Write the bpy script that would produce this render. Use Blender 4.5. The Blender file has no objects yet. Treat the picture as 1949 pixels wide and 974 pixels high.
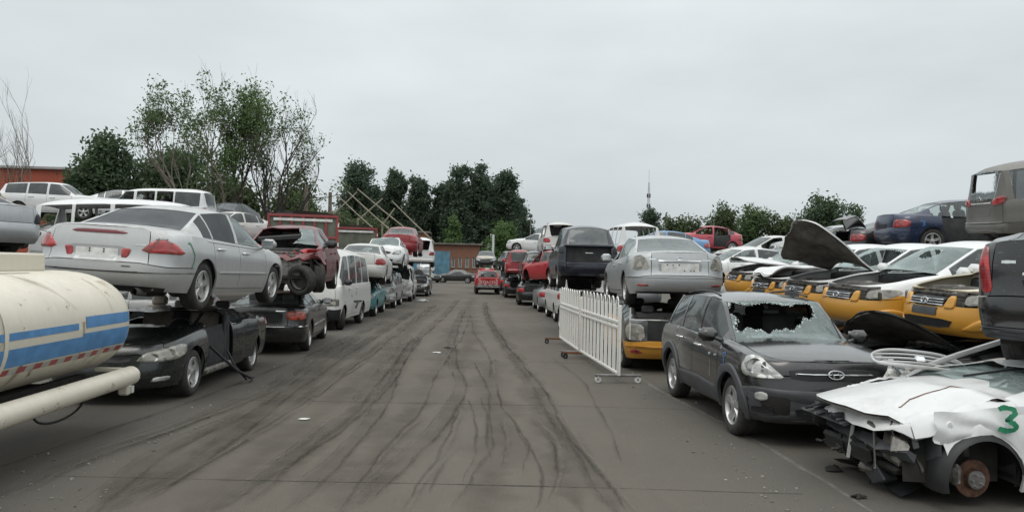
import bpy, math, random
import numpy as np
from mathutils import Matrix, Vector

# ------------------------------------------------------------------ camera, sky, sun, exposure
SC = bpy.context.scene
COL = SC.collection
CAM_H = 1.92
_yaw, _pitch, _roll = math.radians(2.8), math.radians(0.76), math.radians(1.3)
_fw = Vector((math.sin(_yaw)*math.cos(_pitch), math.cos(_yaw)*math.cos(_pitch), math.sin(_pitch)))
_r = _fw.cross(Vector((0, 0, 1))).normalized()
_u = _r.cross(_fw)
_r2 = _r*math.cos(_roll) + _u*math.sin(_roll)
_u2 = -_r*math.sin(_roll) + _u*math.cos(_roll)
_cd = bpy.data.cameras.new('camera')
_cd.sensor_width = 36.0
_cd.lens = 1480.0/1949.0*36.0
_cd.clip_start = 0.1
_cd.clip_end = 3000.0
_co = bpy.data.objects.new('camera', _cd)
COL.objects.link(_co)
_m = Matrix((( _r2.x, _u2.x, -_fw.x, 0), (_r2.y, _u2.y, -_fw.y, 0), (_r2.z, _u2.z, -_fw.z, CAM_H), (0, 0, 0, 1)))
_co.matrix_world = _m
SC.camera = _co

W_ = bpy.data.worlds.new('World')
SC.world = W_
W_.use_nodes = True
nt = W_.node_tree
nt.nodes.clear()
SUN_EL, SUN_AZ = math.radians(62), math.radians(205)
def _n(t, **k):
    n = nt.nodes.new(t)
    for a, b in k.items(): setattr(n, a, b)
    return n
out = _n('ShaderNodeOutputWorld')
bg = _n('ShaderNodeBackground')
sky = _n('ShaderNodeTexSky', sky_type='NISHITA', sun_disc=False)
sky.sun_elevation = SUN_EL; sky.sun_rotation = SUN_AZ
sky.dust_density = 6.0; sky.air_density = 2.0
geo = _n('ShaderNodeTexCoord')
sep = _n('ShaderNodeSeparateXYZ')
nt.links.new(geo.outputs['Generated'], sep.inputs[0])
# cloud sheet: luminance grows slowly from horizon to zenith as under an even overcast
ramp = _n('ShaderNodeValToRGB')
ramp.color_ramp.elements[0].position = 0.0; ramp.color_ramp.elements[0].color = (0.585, 0.635, 0.66, 1)
ramp.color_ramp.elements[1].position = 1.0; ramp.color_ramp.elements[1].color = (1.65, 1.70, 1.71, 1)
e = ramp.color_ramp.elements.new(0.32); e.color = (0.735, 0.79, 0.81, 1)
nt.links.new(sep.outputs[2], ramp.inputs[0])
mp = _n('ShaderNodeMapping'); mp.inputs['Scale'].default_value = (1.2, 1.2, 3.5)
nz = _n('ShaderNodeTexNoise'); nz.inputs['Scale'].default_value = 1.7; nz.inputs['Detail'].default_value = 5; nz.inputs['Roughness'].default_value = 0.5
nt.links.new(geo.outputs['Generated'], mp.inputs[0]); nt.links.new(mp.outputs[0], nz.inputs['Vector'])
mr = _n('ShaderNodeMapRange'); mr.inputs[1].default_value = 0.3; mr.inputs[2].default_value = 0.7
mr.inputs[3].default_value = 0.88; mr.inputs[4].default_value = 1.11
nt.links.new(nz.outputs[0], mr.inputs[0])
mul = _n('ShaderNodeVectorMath', operation='SCALE')
nt.links.new(ramp.outputs[0], mul.inputs[0]); nt.links.new(mr.outputs[0], mul.inputs[3])
sk = _n('ShaderNodeVectorMath', operation='SCALE'); sk.inputs[3].default_value = 0.07
nt.links.new(sky.outputs[0], sk.inputs[0])
mx = _n('ShaderNodeMix', data_type='RGBA'); mx.inputs[0].default_value = 0.92
nt.links.new(sk.outputs[0], mx.inputs[6]); nt.links.new(mul.outputs[0], mx.inputs[7])
nt.links.new(mx.outputs[2], bg.inputs[0])
bg.inputs[1].default_value = 1.0
nt.links.new(bg.outputs[0], out.inputs[0])

_sl = bpy.data.lights.new('sun', 'SUN'); _sl.energy = 0.7; _sl.angle = math.radians(28); _sl.color = (1.0, 0.96, 0.9)
_so = bpy.data.objects.new('sun', _sl); COL.objects.link(_so)
_so.rotation_euler = (math.pi/2 - SUN_EL, 0, math.pi - SUN_AZ)
SC.view_settings.view_transform = 'Standard'
SC.view_settings.look = 'None'
SC.view_settings.exposure = 0.12
SC.view_settings.gamma = 1.0
SC.view_settings.use_curve_mapping = False
SC.cycles.max_bounces = 8
SC.cycles.transparent_max_bounces = 24
SC.cycles.use_denoising = True
random.seed(7)
RNG = np.random.default_rng(11)

# ------------------------------------------------------------------ materials
MATS = {}
class NT:
    def __init__(s, name):
        s.m = bpy.data.materials.new(name); s.m.use_nodes = True
        s.t = s.m.node_tree; s.t.nodes.clear()
        s.out = s.n('ShaderNodeOutputMaterial')
    def n(s, t, ins=None, **k):
        x = s.t.nodes.new(t)
        for a, b in k.items(): setattr(x, a, b)
        for a, b in (ins or {}).items():
            if isinstance(b, bpy.types.NodeSocket): s.t.links.new(b, x.inputs[a])
            else: x.inputs[a].default_value = b
        return x
    def l(s, a, b): s.t.links.new(a, b)
    def noise(s, vec, scale, detail=4, rough=0.55, dist=0.0):
        return s.n('ShaderNodeTexNoise', {'Vector': vec, 'Scale': scale, 'Detail': detail, 'Roughness': rough, 'Distortion': dist}).outputs[0]
    def rng(s, v, a, b, c=0.0, d=1.0):
        return s.n('ShaderNodeMapRange', {0: v, 1: a, 2: b, 3: c, 4: d}).outputs[0]
    def math(s, op, a, b=0.0):
        return s.n('ShaderNodeMath', {0: a, 1: b}, operation=op, use_clamp=False).outputs[0]
    def mix(s, f, a, b):
        return s.n('ShaderNodeMix', {0: f, 6: a, 7: b}, data_type='RGBA').outputs[2]
    def bump(s, h, strength=0.3, dist=0.02):
        return s.n('ShaderNodeBump', {'Height': h, 'Strength': strength, 'Distance': dist}).outputs[0]
    def done(s, sh): s.l(sh, s.out.inputs[0]); return s.m
def c4(c): return (c[0], c[1], c[2], 1.0)
DUST = (0.23, 0.205, 0.17)

def simple(name, col, rough=0.6, metal=0.0, var=0.25, scale=6.0, coat=0.0, bump=0.0):
    if name in MATS: return MATS[name]
    N = NT(name)
    tc = N.n('ShaderNodeTexCoord').outputs['Object']
    v = N.noise(tc, scale, 6)
    f = N.rng(v, 0.3, 0.7, 1-var, 1+var)
    cs = N.n('ShaderNodeVectorMath', {0: col[:3], 3: f}, operation='SCALE').outputs[0]
    ins = {'Base Color': cs, 'Roughness': rough, 'Metallic': metal, 'Coat Weight': coat}
    if bump: ins['Normal'] = N.bump(N.noise(tc, scale*5, 5), bump)
    MATS[name] = N.done(N.n('ShaderNodeBsdfPrincipled', ins).outputs[0])
    return MATS[name]

def paint(name, col, metal=0.0, rough=0.4, dust=0.35, coat=0.5, rust=0.0, split=None, col2=None):
    """car paint with road dust settled on upward faces, streaks and optional rust; split=(a,b): col2 above z=a+b*x"""
    if name in MATS: return MATS[name]
    N = NT(name)
    tc = N.n('ShaderNodeTexCoord').outputs['Object']
    nrm = N.n('ShaderNodeNewGeometry').outputs['Normal']
    nzz = N.n('ShaderNodeSeparateXYZ', {0: nrm}).outputs[2]
    up = N.rng(nzz, -0.2, 0.9, 0.25, 1.0)
    a = N.noise(tc, 2.6, 8, 0.65)
    st = N.n('ShaderNodeMapping', {0: tc, 'Scale': (7, 7, 1.2)}).outputs[0]
    b = N.noise(st, 2.0, 5)
    ab = N.math('MULTIPLY_ADD', a, 0.6); 
    ab.node.inputs[2].default_value = 0.0
    s2 = N.math('ADD', ab, N.math('MULTIPLY', b, 0.4))
    d = N.math('MULTIPLY', N.rng(s2, 0.33, 0.68), up)
    d = N.math('MULTIPLY', d, dust)
    # splash zone near the sills
    xyz = N.n('ShaderNodeSeparateXYZ', {0: tc})
    low = N.math('MULTIPLY', N.rng(xyz.outputs[2], 0.18, 0.6, 0.55, 0.0), N.rng(a, 0.3, 0.65))
    d = N.math('MAXIMUM', d, N.math('MULTIPLY', low, min(1.0, dust*1.6)))
    base = c4(col)
    if split:
        lim = N.math('ADD', N.math('MULTIPLY', xyz.outputs[0], split[1]), split[0])
        k = N.math('GREATER_THAN', xyz.outputs[2], lim)
        base = N.mix(k, c4(col), c4(col2))
    d = N.math('MULTIPLY', d, N.rng(N.noise(tc, .9, 4, .6), .35, .65, .45, 1.6))
    cc = N.mix(d, base, c4(DUST))
    if rust:
        r = N.rng(N.noise(tc, 5.0, 8, 0.7), 0.62-rust*0.25, 0.70-rust*0.2)
        cc = N.mix(r, cc, c4((0.12, 0.045, 0.02)))
    # fine scratches and chips
    sc = N.rng(N.noise(N.n('ShaderNodeMapping', {0: tc, 'Scale': (3, 3, 30)}).outputs[0], 4.0, 3), 0.66, 0.73, 0.0, 0.45)
    cc = N.mix(sc, cc, c4((0.35, 0.34, 0.33)))
    ro = N.math('ADD', N.math('MULTIPLY', d, 0.5), rough)
    ct = N.math('MULTIPLY', N.math('SUBTRACT', 1.0, N.math('MINIMUM', N.math('MULTIPLY', d, 1.8), 1.0)), coat)
    wav = N.bump(N.noise(tc, 1.6, 2, 0.4), 0.12, 0.05)
    MATS[name] = N.done(N.n('ShaderNodeBsdfPrincipled', {'Base Color': cc, 'Metallic': metal, 'Roughness': ro, 'Coat Weight': ct, 'Coat Roughness': 0.12, 'Normal': wav}).outputs[0])
    return MATS[name]

def glass(name, tint=(0.12, 0.13, 0.14), dust=0.2, cracks=0.0, film=None):
    if name in MATS: return MATS[name]
    N = NT(name)
    tc = N.n('ShaderNodeTexCoord').outputs['Object']
    tr = N.n('ShaderNodeBsdfTransparent', {0: c4(tint)}).outputs[0]
    gl = N.n('ShaderNodeBsdfGlossy', {0: (0.9, 0.95, 0.95, 1), 'Roughness': 0.06}).outputs[0]
    fr = N.math('POWER', N.n('ShaderNodeLayerWeight', {0: 0.5}).outputs['Facing'], 5.0)
    m1 = N.n('ShaderNodeMixShader', {0: N.rng(fr, 0.0, 1.0, 0.05, 1.0), 1: tr, 2: gl}).outputs[0]
    df = N.n('ShaderNodeBsdfDiffuse', {0: c4(film) if film else (0.30, 0.32, 0.32, 1) if not cracks else (0.34, 0.41, 0.40, 1)}).outputs[0]
    v = N.rng(N.noise(tc, 3.0, 7, 0.65), 0.3, 0.7, dust*0.6, dust*1.3)
    sh = N.n('ShaderNodeMixShader', {0: v, 1: m1, 2: df}).outputs[0]
    if cracks:
        vo = N.n('ShaderNodeTexVoronoi', {'Vector': tc, 'Scale': 9.0}, feature='DISTANCE_TO_EDGE').outputs[0]
        vo2 = N.n('ShaderNodeTexVoronoi', {'Vector': tc, 'Scale': 26.0}, feature='DISTANCE_TO_EDGE').outputs[0]
        c = N.math('MAXIMUM', N.rng(vo, 0.0, 0.03, 1, 0), N.rng(vo2, 0.0, 0.05, 0.6, 0))
        reg = N.rng(N.noise(tc, 1.7, 3), 0.45, 0.62, 0.1, 1.0)
        c = N.math('MULTIPLY', N.math('MULTIPLY', c, reg), cracks)
        wd = N.n('ShaderNodeBsdfDiffuse', {0: (0.42, 0.50, 0.48, 1)}).outputs[0]
        sh = N.n('ShaderNodeMixShader', {0: c, 1: sh, 2: wd}).outputs[0]
    MATS[name] = N.done(sh)
    return MATS[name]

def lens(name, col, rough=0.15, lines=60.0):
    """moulded lamp lens: coloured plastic with ribbing and bright facets behind"""
    if name in MATS: return MATS[name]
    N = NT(name)
    tc = N.n('ShaderNodeTexCoord').outputs['Object']
    vo = N.n('ShaderNodeTexVoronoi', {'Vector': tc, 'Scale': 11.0}).outputs['Color']
    k = N.n('ShaderNodeSeparateXYZ', {0: vo}).outputs[0]
    f = N.rng(k, 0.0, 1.0, 0.35, 1.5)
    cs = N.n('ShaderNodeVectorMath', {0: col[:3], 3: f}, operation='SCALE').outputs[0]
    du = N.mix(N.rng(N.noise(tc, 4, 6), 0.4, 0.8, 0, 0.35), cs, c4(DUST))
    w = N.n('ShaderNodeTexWave', {'Vector': tc, 'Scale': lines/6.3, 'Distortion': 0.0}, bands_direction='Z').outputs[1]
    MATS[name] = N.done(N.n('ShaderNodeBsdfPrincipled', {'Base Color': du, 'Roughness': rough, 'Coat Weight': 0.7, 'Coat Roughness': 0.08, 'Normal': N.bump(w, 0.15, 0.004)}).outputs[0])
    return MATS[name]

BLACK = simple('black_plastic', (0.016, 0.016, 0.017), 0.55, var=0.4)
GREYP = simple('grey_plastic', (0.055, 0.058, 0.062), 0.6, var=0.25)
RUBBER = simple('tyre_rubber', (0.035, 0.033, 0.031), 0.85, var=0.45, scale=9, bump=0.2)
ALLOY = simple('alloy', (0.52, 0.52, 0.51), 0.38, 0.75, var=0.15)
STEEL = simple('dull_steel', (0.22, 0.215, 0.21), 0.5, 0.8, var=0.4)
CHROME = simple('chrome', (0.75, 0.75, 0.75), 0.18, 1.0, var=0.08)
UNDER = simple('underbody', (0.022, 0.020, 0.018), 0.9, var=0.6, scale=5)
CLOTH = simple('seat_cloth', (0.075, 0.072, 0.070), 0.95, var=0.25)
CLOTHL = simple('seat_cloth_beige', (0.24, 0.21, 0.17), 0.95, var=0.25)
TRIM = simple('cabin_trim', (0.035, 0.035, 0.036), 0.85, var=0.35)
ENGINE = simple('engine_grime', (0.072, 0.066, 0.058), 0.75, 0.2, var=0.7, scale=12, bump=0.3)
ENGM = simple('engine_metal', (0.22, 0.21, 0.19), 0.55, 0.6, var=0.6, scale=12, bump=0.3)
RUST = simple('rusty_iron', (0.16, 0.07, 0.035), 0.8, 0.2, var=0.5, scale=16, bump=0.3)
RED_LENS = lens('tail_lens_red', (0.36, 0.018, 0.022))
CLEAR_LENS = lens('lamp_lens_clear', (0.42, 0.43, 0.41))
ORANGE_LENS = lens('lamp_lens_orange', (0.55, 0.16, 0.02))
SMOKE_LENS = lens('lamp_socket_grey', (0.26, 0.25, 0.22), 0.35)
PLATEW = simple('bare_plate_panel', (0.62, 0.62, 0.60), 0.55, var=0.2, scale=10)
G_DARK = glass('glass_tinted', (0.10, 0.105, 0.11), 0.22)
G_GREY = glass('glass_film_grey', (0.05, 0.05, 0.055), 0.60, film=(.085, .088, .095))
G_CLEAR = glass('glass_clear', (0.55, 0.62, 0.60), 0.16)
G_CRACK = glass('glass_cracked', (0.45, 0.54, 0.52), 0.38, cracks=0.8)
G_SHARD = simple('shattered_glass_edge', (0.40, 0.46, 0.45), 0.3, var=0.4, scale=30)
PAINT_GREEN = simple('marker_green', (0.02, 0.20, 0.10), 0.5, var=0.3, scale=20)
PAINT_BLUE = simple('marker_blue', (0.05, 0.16, 0.38), 0.5, var=0.3, scale=20)

# ------------------------------------------------------------------ mesh helpers
class MB:
    """collects faces for ONE mesh"""
    def __init__(s): s.v = []; s.f = []; s.n = 0; s.mi = []; s.cur = 0
    def add(s, V, F):
        V = np.asarray(V, float).reshape(-1, 3)
        o = s.n
        s.v.append(V); s.n += len(V)
        for f in F:
            s.f.append(tuple(int(i)+o for i in f)); s.mi.append(s.cur)
        return s
    def xf(s, M):
        M = np.array(M)
        s.v = [np.c_[v, np.ones(len(v))] @ M.T[:, :3] for v in s.v]
        return s
    def box(s, c, d, rz=0.0, bev=0.0, M=None):
        x, y, z = d[0]/2, d[1]/2, d[2]/2
        b = min(bev, x*0.9, y*0.9, z*0.9)
        if b > 0:
            V = []; 
            for sx in (-1, 1):
                for sy in (-1, 1):
                    for sz in (-1, 1):
                        V += [(sx*x, sy*(y-b), sz*(z-b)), (sx*(x-b), sy*y, sz*(z-b)), (sx*(x-b), sy*(y-b), sz*z)]
            def ix(sx, sy, sz, k): return ((sx > 0)*4+(sy > 0)*2+(sz > 0))*3+k
            F = []
            for sg in (-1, 1):
                F.append([ix(sg, -1, -1, 0), ix(sg, 1, -1, 0), ix(sg, 1, 1, 0), ix(sg, -1, 1, 0)])
                F.append([ix(-1, sg, -1, 1), ix(1, sg, -1, 1), ix(1, sg, 1, 1), ix(-1, sg, 1, 1)])
                F.append([ix(-1, -1, sg, 2), ix(1, -1, sg, 2), ix(1, 1, sg, 2), ix(-1, 1, sg, 2)])
            for a in (-1, 1):
                for b_ in (-1, 1):
                    F.append([ix(a, b_, -1, 0), ix(a, b_, 1, 0), ix(a, b_, 1, 1), ix(a, b_, -1, 1)])
                    F.append([ix(a, -1, b_, 0), ix(a, 1, b_, 0), ix(a, 1, b_, 2), ix(a, -1, b_, 2)])
                    F.append([ix(-1, a, b_, 1), ix(1, a, b_, 1), ix(1, a, b_, 2), ix(-1, a, b_, 2)])
                    for c_ in (-1, 1):
                        F.append([ix(a, b_, c_, 0), ix(a, b_, c_, 1), ix(a, b_, c_, 2)])
            V = np.array(V)
        else:
            V = np.array([(sx*x, sy*y, sz*z) for sx in (-1, 1) for sy in (-1, 1) for sz in (-1, 1)])
            F = [(0, 1, 3, 2), (4, 6, 7, 5), (0, 4, 5, 1), (2, 3, 7, 6), (0, 2, 6, 4), (1, 5, 7, 3)]
        if M is not None: V = V @ np.array(M)[:3, :3].T
        if rz:
            c_, s_ = math.cos(rz), math.sin(rz)
            V = V @ np.array(((c_, s_, 0), (-s_, c_, 0), (0, 0, 1)))
        return s.add(V+np.array(c), F)
    def tube(s, pts, r, n=8, cap=True):
        P = np.asarray(pts, float); m = len(P)
        R = np.full(m, r, float) if np.isscalar(r) else np.asarray(r, float)
        T = np.gradient(P, axis=0); T /= np.linalg.norm(T, axis=1)[:, None]+1e-9
        a = np.array((0, 0, 1.0)) if abs(T[0, 2]) < 0.9 else np.array((1.0, 0, 0))
        ang = np.linspace(0, 2*np.pi, n, endpoint=False)
        V = []
        u = np.cross(a, T[0]); u /= np.linalg.norm(u)
        for k in range(m):
            u = u - T[k]*np.dot(u, T[k]); u /= np.linalg.norm(u)+1e-9
            w = np.cross(T[k], u)
            V.append(P[k]+R[k]*(np.cos(ang)[:, None]*u+np.sin(ang)[:, None]*w))
        F = []
        for k in range(m-1):
            for j in range(n):
                F.append((k*n+j, k*n+(j+1) % n, (k+1)*n+(j+1) % n, (k+1)*n+j))
        if cap: F += [tuple(range(n-1, -1, -1)), tuple((m-1)*n+j for j in range(n))]
        return s.add(np.vstack(V), F)
    def lathe(s, prof, n=32, axis='y', c=(0, 0, 0), closed=False):
        """prof: (radius, along)"""
        p = np.asarray(prof, float); m = len(p)
        ang = np.linspace(0, 2*np.pi, n, endpoint=False)
        V = np.zeros((m, n, 3))
        if axis == 'y':
            V[:, :, 0] = p[:, :1]*np.cos(ang); V[:, :, 2] = p[:, :1]*np.sin(ang); V[:, :, 1] = p[:, 1:2]
        elif axis == 'z':
            V[:, :, 0] = p[:, :1]*np.cos(ang); V[:, :, 1] = p[:, :1]*np.sin(ang); V[:, :, 2] = p[:, 1:2]
        else:
            V[:, :, 1] = p[:, :1]*np.cos(ang); V[:, :, 2] = p[:, :1]*np.sin(ang); V[:, :, 0] = p[:, 1:2]
        F = []
        for k in range(m if closed else m-1):
            k2 = (k+1) % m
            for j in range(n):
                F.append((k*n+j, k*n+(j+1) % n, k2*n+(j+1) % n, k2*n+j))
        return s.add(V.reshape(-1, 3)+np.array(c), F)
    def grid(s, A):
        a, b = A.shape[:2]
        return s.add(A.reshape(-1, 3), [(i*b+j, (i+1)*b+j, (i+1)*b+j+1, i*b+j+1) for i in range(a-1) for j in range(b-1)])
    def verts(s): return np.vstack(s.v) if s.v else np.zeros((0, 3))
    def mesh(s, name, mats, smooth=True, sharp=40):
        me = bpy.data.meshes.new(name)
        V = s.verts()
        me.from_pydata(V.tolist(), [], s.f)
        for m in (mats if isinstance(mats, (list, tuple)) else [mats]): me.materials.append(m)
        if any(s.mi): me.polygons.foreach_set('material_index', s.mi)
        me.update()
        if smooth:
            me.polygons.foreach_set('use_smooth', [True]*len(me.polygons))
            if sharp: me.set_sharp_from_angle(angle=math.radians(sharp))
        return me
    def build(s, name, mats, parent=None, smooth=True, sharp=40):
        o = bpy.data.objects.new(name, s.mesh(name, mats, smooth, sharp))
        COL.objects.link(o)
        if parent is not None: o.parent = parent
        return o

def empty(name, loc=(0, 0, 0), rz=0.0, label=None, cat=None, group=None):
    o = bpy.data.objects.new(name, None); COL.objects.link(o)
    o.empty_display_size = 0.2
    o.location = loc; o.rotation_euler = (0, 0, rz)
    return tag(o, label, cat, group)
def tag(o, label=None, cat=None, group=None, kind=None):
    if label: o['label'] = label
    if cat: o['category'] = cat
    if group: o['group'] = group
    if kind: o['kind'] = kind
    return o
def inst(name, me, parent=None, loc=(0, 0, 0), rot=(0, 0, 0), scale=(1, 1, 1)):
    o = bpy.data.objects.new(name, me); COL.objects.link(o)
    if parent is not None: o.parent = parent
    o.location = loc; o.rotation_euler = rot; o.scale = scale
    return o

def pch(pts):
    """monotone cubic through points"""
    p = np.array(sorted(pts), float); x, y = p[:, 0], p[:, 1]
    if len(x) < 3: return lambda q: np.interp(q, x, y)
    h = np.diff(x); d = np.diff(y)/h
    m = np.zeros(len(x))
    for i in range(1, len(x)-1):
        if d[i-1]*d[i] > 0:
            w1, w2 = 2*h[i]+h[i-1], h[i]+2*h[i-1]
            m[i] = (w1+w2)/(w1/d[i-1]+w2/d[i])
    m[0], m[-1] = d[0], d[-1]
    def f(q):
        q = np.clip(np.asarray(q, float), x[0], x[-1])
        i = np.clip(np.searchsorted(x, q)-1, 0, len(h)-1)
        t = (q-x[i])/h[i]
        return ((1+2*t)*(1-t)**2*y[i]+t*(1-t)**2*h[i]*m[i]+t*t*(3-2*t)*y[i+1]+t*t*(t-1)*h[i]*m[i+1])
    return f
def hnoise(P, s=1.0, seed=0):
    """cheap smooth pseudo noise in [-1,1] on points"""
    P = np.asarray(P)*s; k = seed*1.7
    return (np.sin(P[:, 0]*2.1+P[:, 1]*1.3+k)+np.sin(P[:, 1]*2.7-P[:, 2]*1.9+k*2.3)+np.sin(P[:, 2]*3.1+P[:, 0]*1.1-k)+np.sin(P[:, 0]*4.7+P[:, 2]*4.1+P[:, 1]*3.7+k*.7))/4
# ------------------------------------------------------------------ wheels (shared meshes)
_WH = {}
def wheel_meshes(r, w, style):
    k = (round(r, 3), round(w, 3), style)
    if k in _WH: return _WH[k]
    rr = r*0.66
    t = MB()
    t.lathe([(rr, -w/2+.01), (rr+.02, -w/2), (r*.86, -w/2-.006), (r*.96, -w/2+.012), (r, -w/2+.04), (r*.994, -w*.12), (r*.985, -w*.11), (r*.985, -w*.09), (r*.996, -w*.08), (r*.996, w*.08), (r*.985, w*.09), (r*.985, w*.11), (r*.994, w*.12),
             (r, w/2-.04), (r*.96, w/2-.012), (r*.86, w/2+.006), (rr+.02, w/2), (rr, w/2-.01)], 40, 'y')
    tyre = t.mesh('tyre', RUBBER)
    m = MB()
    m.cur = 0
    o = w/2-.012
    m.lathe([(rr*1.02, o+.004), (rr*.97, o+.008), (rr*.92, o-.012), (rr*.90, o-.05), (rr*.88, -w/2+.02)], 40, 'y')
    m.lathe([(rr*.26, o-.035), (rr*.25, o-.012), (rr*.18, o-.004), (.001, o-.002)], 20, 'y')
    ns = {'five': 5, 'steel': 0, 'seven': 7, 'cap': 8, 'star': 5}[style]
    for q in range(ns):
        a = 2*math.pi*q/ns + 0.3
        ca, sa = math.cos(a), math.sin(a)
        wi, wo = {'five': (.11, .17), 'seven': (.085, .11), 'cap': (.10, .15), 'star': (.15, .13)}[style]
        V = []
        for rad, wd, yy, dp in ((rr*.16, wi, o-.008, .03), (rr*.6, (wi+wo)*.5, o-.020, .03), (rr*.94, wo, o-.006, .03)):
            for sgn, e in ((-1, 0), (-1, 1), (1, 1), (1, 0)):
                ww = rr*wd*(1.0 if e else 1.45)
                y = yy if e else yy-dp
                V.append((rad*ca-sgn*ww*sa, y, rad*sa+sgn*ww*ca))
        F = []
        for b in range(2):
            for j in range(4):
                F.append((b*4+j, b*4+(j+1) % 4, b*4+4+(j+1) % 4, b*4+4+j))
        F.append((8, 9, 10, 11))
        m.add(V, F)
    if style == 'steel':
        m.lathe([(rr*.9, o-.03), (rr*.75, o-.045), (rr*.55, o-.02), (rr*.4, o-.03), (.001, o-.03)], 32, 'y')
    m.cur = 1
    m.lathe([(rr*.92, o-.075), (.001, o-.08)], 24, 'y')
    rim = m.mesh('rim', [STEEL if style == 'steel' else ALLOY, UNDER])
    _WH[k] = (tyre, rim)
    return _WH[k]

LINER = simple('hood_underside', (.15, .138, .12), .8, var=.45, scale=5, bump=.4)
# shared seat and steering wheel
def _seat(mat):
    m = MB()
    m.box((0, 0, .14), (.50, .48, .16), bev=.05)
    a = math.radians(-14)
    R = Matrix.Rotation(a, 3, 'Y')
    m.box((-.30, 0, .50), (.15, .46, .62), bev=.055, M=R)
    m.box((-.385, 0, .88), (.10, .25, .17), bev=.04, M=R)
    return m.mesh('seat', mat)
SEAT = _seat(CLOTH); SEATB = _seat(CLOTHL)
def _bench():
    m = MB()
    m.box((0, 0, .14), (.50, 1.22, .16), bev=.05)
    m.box((-.28, 0, .45), (.16, 1.22, .55), bev=.05, M=Matrix.Rotation(math.radians(-20), 3, 'Y'))
    for y in (-.35, .35): m.box((-.40, y, .78), (.09, .24, .14), bev=.03)
    return m.mesh('rear_bench', CLOTH)
BENCH = _bench()
def _steer():
    m = MB()
    a = np.linspace(0, 2*np.pi, 25)
    m.tube(np.c_[np.zeros(25), .18*np.cos(a), .18*np.sin(a)], .014, 6, cap=False)
    m.box((0, 0, 0), (.03, .34, .04), bev=.01); m.box((.02, 0, -.05), (.05, .10, .12), bev=.02)
    return m.mesh('steering_wheel', BLACK)
STEER = _steer()

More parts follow.
